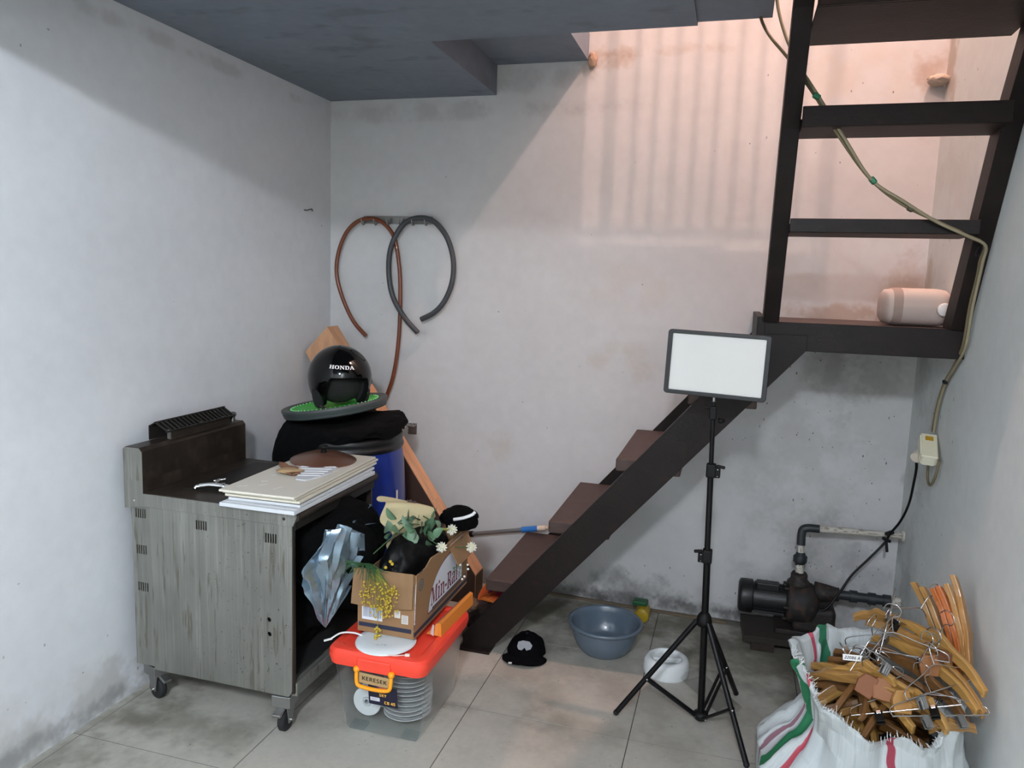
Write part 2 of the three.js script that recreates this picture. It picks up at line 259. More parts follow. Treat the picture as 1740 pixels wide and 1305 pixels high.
{ // light fittings
  const glowC = mat(0xffffff, 0.4, { emissive: 0xe8f4ff, emissiveIntensity: 6 });
  const f = thing('tube_light', 'twin fluorescent tube fitting on the ceiling near the front wall', 'light', [TUBE_X, TUBE_Y, (TUBE_Z0 + TUBE_Z1) / 2]);
  part(f, 'housing', rbox(0.2, 0.05, TUBE_L + 0.1, 0.01), mat(0xe6e6e6, 0.5), [0, 0.094, 0]);
  for (const s of [-1, 1]) { part(f, 'tube', rodGeo([s * 0.06, 0.03, -TUBE_L / 2], [s * 0.06, 0.03, TUBE_L / 2], 0.014, 16), glowC); for (const e of [-1, 1]) part(f, 'tube_holder', rbox(0.03, 0.07, 0.02, 0.004), mat(0xdddddd, 0.5), [s * 0.06, 0.04, e * (TUBE_L / 2 + 0.012)]); }
  for (const [p, l] of [[LAMP_A, 'warm bulb hanging over the open stairwell'], [LAMP_B, 'warm bulb hanging behind the upstairs railing']]) {
    const b = thing('hanging_bulb', l, 'lamp', p);
    part(b, 'bulb', new THREE.SphereGeometry(0.035, 20, 14), mat(0xffffff, 0.4, { emissive: 0xffb070, emissiveIntensity: 5 }));
    part(b, 'socket', lathe([[0.0, 0.033], [0.017, 0.034], [0.019, 0.075], [0.006, 0.085], [0, 0.085]], 16), mBlack);
    part(b, 'cord', rodGeo([0, 0.08, 0], [0, 5.05 - p[1] - 0.001, 0], 0.003, 6), mBlack);
  }
}
// ---------------------------------------------------------------- staircase
{
  const s = thing('metal_staircase', 'dark brown steel staircase with a corner landing and open treads', 'staircase');
  const slope = 1.157, yb = x => (x - 1.164) * slope;
  const prof = d => [[1.164, 0], [2.352, yb(2.352)], [2.352, 1.43], [2.20, 1.43], [1.05, 0.06 + d], [1.05, 0]];
  const outer = prism(prof(0), 0.012, 0.0015); boxUV(outer, 2);
  part(s, 'stringer', outer, mStair, [0, 0, 0.697]);
  // flanges of the front channel
  const L = Math.hypot(1.188, 1.188 * slope), ang = Math.atan(slope);
  part(s, 'stringer_flange', boxUV(bx(L - 0.05, 0.008, 0.05), 2), mStair, [1.164 + 0.594, 0.006 + 0.594 * slope, 0.678], [0, 0, ang]);
  const ang2 = Math.atan2(1.43 - 0.06, 1.15), L2 = Math.hypot(1.37, 1.15);
  part(s, 'stringer_flange', boxUV(bx(L2, 0.008, 0.05), 2), mStair, [1.625, 0.742, 0.690], [0, 0, ang2]);
  part(s, 'stringer', boxUV(prism(prof(0.02), 0.012, 0.0015), 2), mStair, [0, 0, 0.006]);
  part(s, 'foot_plate', boxUV(rbox(0.14, 0.012, 0.09, 0.002), 2), mStair, [1.11, 0.006, 0.69]);
  for (let i = 0; i < 4; i++) {
    const x0 = 1.142 + i * 0.266, y = 0.322 + i * 0.2905; const t = part(s, 'tread', boxUV(rbox(0.255, 0.052, 0.672, 0.006), 3), mTread, [x0 + 0.1275, y - 0.026, 0.357]);
  }
  // landing
  part(s, 'landing_plate', boxUV(rbox(0.655, 0.006, 0.66, 0.001), 3), mTread, [2.5325, 1.469, 0.345]);
  part(s, 'landing_beam', boxUV(rbox(0.672, 0.104, 0.014, 0.003), 2), mStair, [2.533, 1.424, 0.693]);
  part(s, 'landing_beam', boxUV(rbox(0.672, 0.008, 0.05, 0.002), 2), mStair, [2.533, 1.376, 0.665]);
  part(s, 'landing_beam', boxUV(rbox(0.03, 0.125, 0.70, 0.003), 2), mStair, [2.188, 1.43, 0.352]);
  part(s, 'landing_beam', boxUV(rbox(0.66, 0.09, 0.012, 0.002), 2), mStair, [2.53, 1.42, 0.012]);
  part(s, 'landing_beam', boxUV(rbox(0.012, 0.09, 0.68, 0.002), 2), mStair, [2.862, 1.42, 0.35]);
  // upper flight rising towards the room
  const up = [[1.475, 0.69], [1.80, 0.85], [2.10, 1.0], [2.40, 1.2], [2.75, 1.55]];
  for (const x of [2.195, 2.815]) {
    const pts = up.map(([y, z]) => [z + 0.03, y]), bk = up.map(([y, z]) => [z - 0.075, y]).reverse(); bk[bk.length - 1] = [0.60, 1.475];
    const g = prism([...pts, ...bk], 0.052, 0.002); g.rotateY(-Math.PI / 2); g.translate(0.052, 0, 0); boxUV(g, 2); part(s, 'upper_stringer', g, mStair, [x, 0, 0]);
  }
  for (const [y, z0, z1, h] of [[1.785, 0.70, 0.93, 0.046], [2.088, 0.92, 1.12, 0.062], [2.352, 1.02, 1.38, 0.07], [2.65, 1.32, 1.66, 0.06]]) {
    const t = part(s, 'tread', boxUV(rbox(0.566, h, 0.012, 0.003), 2), mStair, [2.531, y + h / 2, z1 - 0.006]);
    part(t, 'tread_plate', boxUV(rbox(0.566, 0.01, z1 - z0 - 0.0125, 0.002), 2), mStair, [0, -h / 2 + 0.005, -(z1 - z0) / 2 - 0.0002]);
    part(t, 'tread_lip', boxUV(rbox(0.566, h * 0.8, 0.010, 0.002), 2), mStair, [0, h * 0.1, -(z1 - z0) + 0.012]);
  }
}
// ---------------------------------------------------------------- steel range against the left wall
{
  const s = thing('steel_range', 'greasy stainless steel cooking range on casters with a tall backguard', 'range');
  const zN = 1.52, zF = 0.93, x0 = 0.045, x1 = 0.735, yT = 0.805, yB = 0.145;
  const slots = (cx, cy) => [-2, -1, 0, 1, 2].map(i => { const p = new THREE.Path(), x = cx + i * 0.0095, w = 0.0029, h = 0.0165; p.moveTo(x - w, cy - h); p.lineTo(x + w, cy - h); p.lineTo(x + w, cy + h); p.lineTo(x - w, cy + h); p.closePath(); return p; });
  const circ = (cx, cy, r) => { const p = new THREE.Path(); p.absarc(cx, cy, r, 0, Math.PI * 2, true); return p; };
  const uvPanel = g => { boxUV(g, 1); const uv = g.attributes.uv; for (let i = 0; i < uv.count; i++) uv.setXY(i, uv.getX(i) / 0.75, uv.getY(i) / 0.85); return g; };
  const col = part(s, 'rear_column', uvPanel(prism([[0.06, yB + 0.005], [0.148, yB + 0.005], [0.148, 0.757], [0.06, 0.757]], 0.004, 0.001, [...slots(0.098, 0.725), ...slots(0.098, 0.590), ...slots(0.100, 0.450)])), mSteel, [0, 0, zN - 0.014]);
  part(s, 'side_panel', uvPanel(prism([[0.1485, yB], [0.705, yB], [0.718, yB + 0.02], [0.722, 0.757], [0.1485, 0.757]], 0.004, 0.001, [...slots(0.363, 0.716), ...slots(0.640, 0.705), circ(0.630, 0.414, 0.0085), circ(0.631, 0.362, 0.0085)])), mSteel, [0, 0, zN - 0.003]);
  part(s, 'shade_liner', bx(0.55, 0.60, 0.003, 0.43, 0.45, 0), mShadeSteel, [0, 0, zN - 0.03]);  // dark sheets added behind the slots so the openings look shaded
  part(s, 'shade_liner', bx(0.085, 0.60, 0.003, 0.103, 0.45, 0), mShadeSteel, [0, 0, zN - 0.03]);
  part(s, 'side_panel', uvPanel(bx(0.65, 0.61, 0.004, 0.39, 0.45, 0)), mShadeSteel, [0, 0, zF + 0.002]);
  part(s, 'back_panel', uvPanel(bx(0.004, 0.6, 0.57, 0.062, 0.45, (zN + zF) / 2)), mShadeSteel);
  // deck with a folded apron on the side and a rounded front rail
  part(s, 'deck', boxUV(rbox(x1 - 0.12, 0.012, zN - zF, 0.003)), mGrease, [(x1 + 0.12) / 2 - 0.01, yT - 0.006, (zN + zF) / 2]);
  part(s, 'apron', uvPanel(prism([[0.125, yT - 0.001], [0.738, yT - 0.001], [0.742, 0.79], [0.728, 0.757], [0.125, 0.757]], 0.004, 0.001)), mSteel, [0, 0, zN + 0.0015]);
  const fr = part(s, 'front_rail', rodGeo([x1 - 0.004, 0.788, zF], [x1 - 0.004, 0.788, zN], 0.0165, 18), mGrease);
  part(s, 'front_apron', bx(0.004, 0.045, zN - zF - 0.01, x1 - 0.006, 0.765, (zN + zF) / 2), mDarkSteel);
  part(s, 'burner_well', boxUV(rbox(0.30, 0.003, 0.44, 0.001)), mDarkSteel, [0.36, yT + 0.0016, 1.2]);
  // backguard
  const bgd = prism([[x0, 0.745], [0.124, 0.757], [0.124, 0.955], [0.112, 0.968], [x0 + 0.008, 0.968], [x0, 0.960]], zN - zF, 0.002); uvPanel(bgd);
  part(s, 'backguard', bgd, mGrease, [0, 0, zF + 0.0015]);
  part(s, 'backguard_cheek', uvPanel(prism([[x0, 0.745], [0.125, 0.757], [0.125, 0.953], [0.112, 0.967], [x0 + 0.008, 0.967], [x0, 0.959]], 0.002, 0.0005)), mSteel, [0, 0, zN + 0.004]);
  part(s, 'screw', lathe([[0, 0.003], [0.004, 0.002], [0.005, 0], [0, 0]], 10), mChrome, [0.088, 0.776, zN + 0.0065], [Math.PI / 2, 0, 0]);
  part(s, 'screw', lathe([[0, 0.003], [0.005, 0.002], [0.006, 0], [0, 0]], 10), mDarkSteel, [0.694, 0.781, zN + 0.006], [Math.PI / 2, 0, 0]);
  // flue grille on top of the backguard
  const fx = 0.045, fz0 = 1.0, fz1 = 1.40;
  const hood = part(s, 'flue_hood', prism([[fx, 0.968], [fx + 0.004, 0.968], [fx + 0.004, 1.018], [fx + 0.028, 1.032], [fx + 0.028, 1.036], [fx, 1.021]], fz1 - fz0, 0.0005), mDarkSteel, [0, 0, fz0]);
  part(s, 'flue_front', bx(0.004, 0.036, fz1 - fz0 - 0.06, fx + 0.074, 0.986, (fz0 + fz1) / 2), mGrease);
  for (const z of [fz0 + 0.04, (fz0 + fz1) / 2 - 0.03, fz1 - 0.045]) part(s, 'flue_bracket', bx(0.03, 0.034, 0.003, fx + 0.06, 0.985, z), mSteel);
  part(s, 'flue_rim', rodGeo([fx + 0.028, 1.034, fz0], [fx + 0.028, 1.034, fz1], 0.0035, 8), mDarkSteel); part(s, 'flue_rim', rodGeo([fx + 0.078, 1.003, fz0], [fx + 0.078, 1.003, fz1], 0.0035, 8), mDarkSteel);
  const sl = bx(0.058, 0.003, 0.010); sl.rotateZ(-0.55);
  for (let i = 0; i < 18; i++) part(s, 'flue_slat', sl, mDarkSteel, [fx + 0.053, 1.0185, fz0 + 0.008 + i * (fz1 - fz0 - 0.016) / 17]);
  part(s, 'flue_end', prism([[fx, 0.968], [fx + 0.05, 0.968], [fx + 0.078, 1.003], [fx + 0.028, 1.034], [fx, 1.02]], 0.003, 0.0005), mDarkSteel, [0, 0, fz0]);
  const el = part(s, 'gas_inlet', tube([[0.085, 0.968, 0.965], [0.085, 0.99, 0.965], [0.088, 0.999, 0.968], [0.10, 1.0, 0.972]], 0.011, 16, 12), mZinc);
  // inner shelf, front posts and lower rails
  part(s, 'bottom_shelf', boxUV(bx(0.64, 0.006, 0.57, 0.385, 0.2, (zN + zF) / 2)), mShadeSteel);
  part(s, 'front_post', bx(0.02, 0.6, 0.012, x1 - 0.022, 0.455, zN - 0.011), mGrease); part(s, 'front_post', bx(0.02, 0.6, 0.012, x1 - 0.022, 0.455, zF + 0.011), mGrease);
  part(s, 'lower_rail', boxUV(rbox(0.028, 0.05, zN - zF - 0.03, 0.004)), mSteel, [x1 - 0.022, 0.165, (zN + zF) / 2]);
  // casters
  const wheel = lathe([[0.006, -0.014], [0.020, -0.014], [0.036, -0.013], [0.041, -0.008], [0.041, 0.008], [0.036, 0.013], [0.020, 0.014], [0.006, 0.014]], 24); wheel.rotateZ(Math.PI / 2);
  const fork = merge([prism([[-0.016, -0.006], [0.014, -0.006], [0.026, 0.055], [-0.026, 0.055]], 0.003, 0.0005).rotateY(Math.PI / 2).translate(0.0185, 0, 0), prism([[-0.016, -0.006], [0.014, -0.006], [0.026, 0.055], [-0.026, 0.055]], 0.003, 0.0005).rotateY(Math.PI / 2).translate(-0.0215, 0, 0), bx(0.044, 0.004, 0.054, 0, 0.0555, 0)]);
  for (const [x, z, ry] of [[0.112, zN - 0.055, 1.25], [0.672, zN - 0.03, 0.08], [0.112, zF + 0.05, 0.4], [0.672, zF + 0.05, 0.9]]) {
    const c = new THREE.Group(); c.name = 'caster'; c.position.set(x, 0.0415, z); c.rotation.y = ry; s.add(c);
    part(c, 'wheel', wheel, mRubber); part(c, 'fork', fork, mZinc); part(c, 'axle', rodGeo([-0.027, 0, 0], [0.027, 0, 0], 0.006, 10), mChrome);
    part(c, 'mount_plate', rbox(0.07, 0.042, 0.07, 0.003), mZinc, [0, 0.0795, 0]); part(c, 'brake_pedal', rbox(0.03, 0.012, 0.045, 0.003), mZinc, [0, 0.05, 0.045], [0.3, 0, 0]);
  }
}
// ---------------------------------------------------------------- boards, lid and scraps on the range
{
  const mCream = mat(0xd6d0c0, 0.45), mWhiteB = mat(0xcccfd3, 0.4);
  const stack = [
    // x0,x1 near edge (z 1.535) ; quads lie along the front rail
    ['white_board', 'white ribbed board lying directly on the range deck, bottom of its stack', 0.462, 0.750, 0.966, 1.553, 0.806, 0.014, mWhiteB, 0.0],
    ['white_board', 'white board lying second from the bottom of the stack on the range', 0.470, 0.744, 0.95, 1.52, 0.8215, 0.010, mWhiteB, 0.02],
    ['cream_board', 'thin cream board lying third from the bottom of the stack on the range', 0.458, 0.742, 0.92, 1.525, 0.836, 0.009, mCream, 0.03],
    ['cream_board', 'thin cream board just under the topmost board of the stack on the range', 0.455, 0.735, 0.90, 1.53, 0.847, 0.008, mCream, 0.015],
    ['cream_board', 'cream board with pale scuffs, topmost of the stack on the range', 0.452, 0.735, 0.915, 1.55, 0.857, 0.008, mCream, 0.03],
  ];
  const texScuff = canvasTex(512, 512, (c, w, h) => { c.fillStyle = '#d8d2c4'; c.fillRect(0, 0, w, h); c.strokeStyle = '#f7f4ea'; c.lineWidth = 7; for (const [x, y, l, a] of [[60, 470, 60, -0.3], [130, 400, 40, -0.2], [170, 440, 40, -0.5], [110, 330, 30, -0.3], [300, 460, 40, -0.9], [430, 240, 36, -0.7], [350, 330, 24, 0.3], [90, 250, 30, -0.2]]) { c.beginPath(); c.moveTo(x, y); c.lineTo(x + l * Math.cos(a), y + l * Math.sin(a)); c.stroke(); } c.fillStyle = 'rgba(120,100,70,0.35)'; SEED = 5; for (let i = 0; i < 60; i++) c.fillRect(rnd() * w, rnd() * h, 2 + rnd() * 4, 2); });
  stack.forEach(([n, l, x0, x1, z0, z1, y, h, m, ry], i) => {
    const g = rbox(x1 - x0, h, z1 - z0, 0.002); const mm = i === 4 ? mat(0xffffff, 0.45, { map: texScuff }) : m;
    if (i === 4) boxUV(g), (() => { const uv = g.attributes.uv; for (let k = 0; k < uv.count; k++) uv.setXY(k, uv.getX(k) / (x1 - x0) + 0.5, 0.5 - uv.getY(k) / (z1 - z0)); })();
    const p = thing(n, l, 'board', [(x0 + x1) / 2, y + h / 2, (z0 + z1) / 2], [0, ry, 0], 'boards stacked on the range');
    part(p, 'sheet', g, mm);
    if (i === 0) for (let k = 0; k < 12; k++) part(p, 'rib', rbox(x1 - x0 - 0.01, 0.0025, 0.018, 0.001), m, [0, h / 2 + 0.0003, -0.27 + k * 0.049]);
  });
  // broken white shard with ribs
  const sh = thing('broken_shard', 'broken white ribbed plastic shard beside the brown pot lid', 'shard', [0.60, 0.866, 1.24], [0, 0.1, 0]);
  const sg = prism([[-0.10, 0.03], [-0.02, 0.10], [0.09, 0.09], [0.10, 0.0], [0.085, -0.06], [0.06, -0.12], [0.02, -0.115], [0.0, -0.06], [-0.06, -0.01]], 0.003, 0.0008); sg.rotateX(-Math.PI / 2); part(sh, 'shard_plate', sg, mWhiteB);
  for (let i = 0; i < 5; i++) part(sh, 'rib', rbox(0.13 - i * 0.012, 0.0022, 0.01, 0.001), mat(0xeceef0, 0.35), [0.02 + i * 0.006, 0.0042, -0.07 + i * 0.032], [0, 0.25, 0]);
  const sc = thing('torn_cardboard_scrap', 'crumpled torn brown cardboard scrap lying on the top board', 'scrap', [0.535, 0.876, 1.245]);
  const cg = prism([[-0.085, 0.065], [-0.05, 0.06], [-0.02, 0.035], [0.025, 0.03], [0.045, -0.03], [0.075, -0.045], [0.06, -0.075], [0.02, -0.06], [-0.005, -0.025], [-0.03, -0.005], [-0.06, 0.03]], 0.004, 0.001); cg.rotateX(-Math.PI / 2); part(sc, 'torn_piece', wrinkle(mergeVertices(cg), 3, 0.004, 30), mat(0x8a6248, 0.9), [0, -0.004, 0]);
  part(sc, 'torn_piece', blob(0.045, 0.008, 0.022, 4, 0.3, 3, 6), mat(0xa58a66, 0.9), [0.03, 0.003, 0.045], [0, 0.4, 0]);
  const ld = thing('pot_lid', 'round brown pot lid with a black knob on the cream boards', 'lid', [0.575, 0.872, 1.065], [0.03, 0, -0.04]);
  part(ld, 'dome', lathe([[0, 0.030], [0.03, 0.029], [0.07, 0.022], [0.105, 0.010], [0.124, 0.001], [0.128, -0.001], [0.126, -0.003], [0.10, 0.004], [0.05, 0.016], [0, 0.02]], 56), phys(0x6a4634, 0.32, { metalness: 0.35, clearcoat: 0.3 }));
  part(ld, 'knob', lathe([[0, 0.058], [0.012, 0.058], [0.017, 0.055], [0.017, 0.050], [0.011, 0.044], [0.010, 0.032], [0.014, 0.028], [0, 0.027]], 24), mBlack);
  const fa = thing('chrome_tap', 'small chrome tap lying on the greasy range deck', 'tap', [0.335, 0.822, 1.405], [0, 0.35, 0]);
  part(fa, 'tap_body', tube([[-0.055, 0.002, 0], [-0.02, 0.006, 0], [0.02, 0.004, 0.004], [0.06, 0.0, 0.012]], 0.0095, 20, 12), mChrome); part(fa, 'spout', tube([[-0.05, 0.002, 0], [-0.066, 0.0, 0.005], [-0.07, -0.006, 0.008]], 0.008, 12, 10), mChrome);
  part(fa, 'valve', tube([[0.0, 0.006, 0], [0.0, 0.012, -0.02], [0.002, 0.014, -0.032]], 0.008, 12, 10), mChrome); part(fa, 'tap_handle', rbox(0.045, 0.007, 0.012, 0.003), mChrome, [0.004, 0.016, -0.036], [0, 0.3, 0.1]); part(fa, 'collar', lathe([[0.009, -0.006], [0.0135, -0.005], [0.0135, 0.005], [0.009, 0.006]], 6).rotateZ(Math.PI / 2), mChrome, [0.03, 0.003, 0.005]);
}
// ---------------------------------------------------------------- drum, black cloth, tray, helmet
{
  const d = thing('plastic_drum', 'blue plastic drum with a black rim standing in the corner', 'drum', [0.425, 0, 0.615]);
  part(d, 'body', lathe([[0, 0], [0.235, 0], [0.25, 0.01], [0.262, 0.06], [0.272, 0.2], [0.278, 0.4], [0.276, 0.6], [0.268, 0.76], [0.258, 0.83], [0.248, 0.855], [0.0, 0.855]], 64), phys(0x0a2474, 0.34, { clearcoat: 0.25 }));
  part(d, 'rim_band', lathe([[0.248, 0.828], [0.262, 0.83], [0.267, 0.842], [0.264, 0.852], [0.258, 0.858], [0.262, 0.868], [0.262, 0.888], [0.254, 0.896], [0.24, 0.897], [0.236, 0.882], [0.0, 0.878]], 64), mat(0x0f0f11, 0.4));
  part(d, 'label_strip', (() => { const g = new THREE.CylinderGeometry(0.2795, 0.2795, 0.16, 12, 1, true, 1.42, 0.05); return g; })(), mat(0xd0cfc8, 0.6, { side: THREE.DoubleSide }), [0, 0.575, 0]);
  // cloth: hangs lower on the left
  const rings = []; const N = 150;
  const prof = t => t; const hem = a => 0.905 + 0.008 * Math.sin(a * 3 + 1) - 0.19 * smooth(0.1, 0.85, Math.cos(a - 3.55)) + 0.012 * Math.sin(a * 7);
  for (let j = 0; j <= 22; j++) {
    const t = j / 22, ring = [];
    for (let i = 0; i < N; i++) {
      const a = i / N * Math.PI * 2, H = hem(a); let r, y;
      const top = 0.952 + 0.012 * Math.sin(a * 2 + 0.6) + 0.02 * Math.cos(a);
      if (t < 0.45) { const q = t / 0.45; r = 0.05 + 0.205 * q; y = top - 0.004 * q * q; } else { const q = (t - 0.45) / 0.55; r = 0.255 + 0.02 * Math.sin(q * Math.PI) * (0.6 + 0.4 * Math.sin(a * 5)) + 0.006 * q + 0.05 * q * smooth(0.2, 0.9, Math.cos(a - 3.55)); y = top - 0.004 + (H - top) * Math.pow(q, 1.2); }
      const f = (fbm(a * 5 + 3, t * 3.5, 3, 201) - 0.5) * 0.04 * smooth(0.25, 0.7, t); r += f; y += (fbm(a * 4, t * 5 + 8, 3, 205) - 0.5) * 0.025 * smooth(0.15, 0.6, t);
      r = Math.max(r, t > 0.6 ? 0.268 : 0); ring.push([Math.max(Math.cos(a) * r, -0.415), y, -Math.sin(a) * r]);
    } rings.push(ring);
  }
  const cl = single('black_cloth', 'rumpled black cloth draped over the top of the blue drum', 'cloth', loft(rings, true), mClothBlack, [0.425, 0, 0.615]); cl.material = mClothBlack.clone(); cl.material.side = THREE.DoubleSide;
  // round tray
  const tr = thing('round_tray', 'round grey-rimmed tray with a green dotted liner under the helmet', 'tray', [0.39, 0.988, 0.635], [0.03, 0, 0.155]);
  part(tr, 'rim', lathe([[0.165, 0.0], [0.21, -0.004], [0.226, -0.002], [0.230, 0.006], [0.228, 0.012], [0.233, 0.014], [0.233, 0.024], [0.236, 0.026], [0.236, 0.037], [0.230, 0.040], [0.215, 0.037], [0.20, 0.031], [0.196, 0.022], [0.165, 0.018]], 72), mat(0x3c4342, 0.5));
  part(tr, 'base', lathe([[0, 0], [0.17, 0], [0.17, 0.019], [0, 0.019]], 48), mat(0x2c3232, 0.6));
  part(tr, 'liner', lathe([[0.0, 0.022], [0.15, 0.022], [0.19, 0.028], [0.196, 0.034], [0.190, 0.033], [0.148, 0.026], [0.0, 0.026]], 60), mat(0x2fbf3a, 0.45));
  const bead = new THREE.SphereGeometry(0.0035, 8, 6); for (let i = 0; i < 60; i++) { const a = i / 60 * Math.PI * 2; part(tr, 'bead', bead, mat(0x8fe096, 0.4), [Math.cos(a) * 0.194, 0.035, Math.sin(a) * 0.194]); }
}
{
  // open-face helmet: grid over polar angles, the lower edge rises over the face
  const hm = thing('motorcycle_helmet', 'glossy black open-face motorcycle helmet with white lettering', 'helmet', [0.425, 1.148, 0.665], [0.08, 0.82, -0.09]);
  const R = [0.138, 0.140, 0.152], edge = p => { const f = Math.abs(p); return f < 0.62 ? 1.42 + 0.06 * f : f < 1.02 ? 1.46 + (2.42 - 1.46) * smooth(0.62, 1.02, f) : 2.42 - 0.14 * smooth(1.2, 2.6, f); };
  const surf = (k, up) => { const rings = []; for (let j = 0; j <= 34; j++) { const ring = []; for (let i = 0; i < 120; i++) { const p = (i / 120) * Math.PI * 2 - Math.PI; const th = Math.max(0.001, edge(p) * j / 34 * up); const flare = 1 + 0.04 * smooth(1.7, 2.4, th); const low = th > Math.PI / 2 ? 1 - 0.10 * (th - Math.PI / 2) : 1; ring.push([Math.sin(th) * Math.sin(p) * R[0] * k * flare * (1 + 0.12 * (low - 1)), Math.cos(th) * R[1] * k * (th > 1.57 ? 1.12 : 1), Math.sin(th) * Math.cos(p) * R[2] * k * flare]); } rings.push(ring); } return rings; };
  const o = surf(1, 1), inn = surf(0.86, 1).reverse(); part(hm, 'shell', loft(o), phys(0x030304, 0.07, { specularIntensity: 0.8, side: THREE.DoubleSide }));
  part(hm, 'edge_trim', loft([o[34], surf(1.012, 1)[34], surf(0.93, 1.02)[34], inn[0]]), phys(0x050506, 0.8, { specularIntensity: 0.3, side: THREE.DoubleSide }));
  part(hm, 'liner', loft(inn), mat(0x3a3a38, 0.95, { side: THREE.DoubleSide }));
  part(hm, 'inner_padding', blob(0.104, 0.082, 0.112, 12, 0.05, 2, 10), mat(0x171716, 0.95), [0, -0.035, -0.018]);
  part(hm, 'cheek_pad', blob(0.03, 0.07, 0.045, 6, 0.06, 2, 8), mat(0x121214, 0.95), [0.098, -0.065, 0.03]); part(hm, 'cheek_pad', blob(0.03, 0.07, 0.045, 9, 0.06, 2, 8), mat(0x121214, 0.95), [-0.098, -0.065, 0.03]);
  part(hm, 'side_pivot', lathe([[0, 0.006], [0.014, 0.005], [0.018, 0], [0, 0]], 28).rotateZ(-Math.PI / 2), mat(0x151517, 0.3), [0.139, -0.02, 0.01]);
  part(hm, 'chin_strap', tube([[-0.11, -0.10, 0.05], [-0.08, -0.135, 0.07], [-0.02, -0.128, 0.095], [0.03, -0.13, 0.10], [0.07, -0.125, 0.07]], 0.008, 30, 8), mat(0x0d0d0e, 0.7)); part(hm, 'buckle', rbox(0.03, 0.008, 0.02, 0.003), mChrome, [-0.02, -0.122, 0.104]);
  const font = await new FontLoader().loadAsync('fonts/droid/droid_serif_bold.typeface.json');
  const letters = (txt, size, lat, lon, m, nm) => {
    const g = new TextGeometry(txt, { font, size, depth: 0.0012, curveSegments: 4, bevelEnabled: false }); g.computeBoundingBox(); const b = g.boundingBox, cx = (b.min.x + b.max.x) / 2; const p = g.attributes.position;
    for (let i = 0; i < p.count; i++) { const a = lon + (p.getX(i) - cx) * 1.45 / 0.152, th = lat - p.getY(i) / 0.145, k = 1.002 + p.getZ(i) / 0.14; p.setXYZ(i, Math.sin(th) * Math.sin(a) * R[0] * k, Math.cos(th) * R[1] * k, Math.sin(th) * Math.cos(a) * R[2] * k); }
    g.computeVertexNormals(); part(hm, nm, g, m);
  };
  letters('HONDA', 0.0165, 1.17, -0.30, mat(0xf2f2f2, 0.35), 'lettering');
}
// ---------------------------------------------------------------- leaning board in the corner
{
  const texMdf = dataTex(256, 256, (u, v) => { const k = 0.88 + 0.2 * fbm(u * 40, v * 8, 4, 211); return [196 * k, 148 * k, 112 * k]; });
  const b = thing('leaning_board', 'long thick board with raw tan edges leaning into the corner', 'board');
  const poly = [[0.012, 1.205], [0.135, 1.338], [0.955, 0.155], [0.955, 0.0], [0.70, 0.0]];
  part(b, 'board_core', boxUV(prism(poly, 0.105, 0.0015), 2), mat(0xffffff, 0.75, { map: texMdf }), [0, 0, 0.165]);
  const f = [[0.14, 1.02], [0.212, 1.216], [0.954, 0.150], [0.954, 0.001], [0.705, 0.001]];
  part(b, 'dark_face', boxUV(prism(f, 0.002, 0.0005), 2), mat(0x3d2a20, 0.55), [0, 0, 0.2705]);
  part(b, 'dark_end', bx(0.002, 0.150, 0.104, 0.9575, 0.076, 0.218), mat(0x45301f, 0.6), [0, 0, 0], [0, 0, 0]);
}
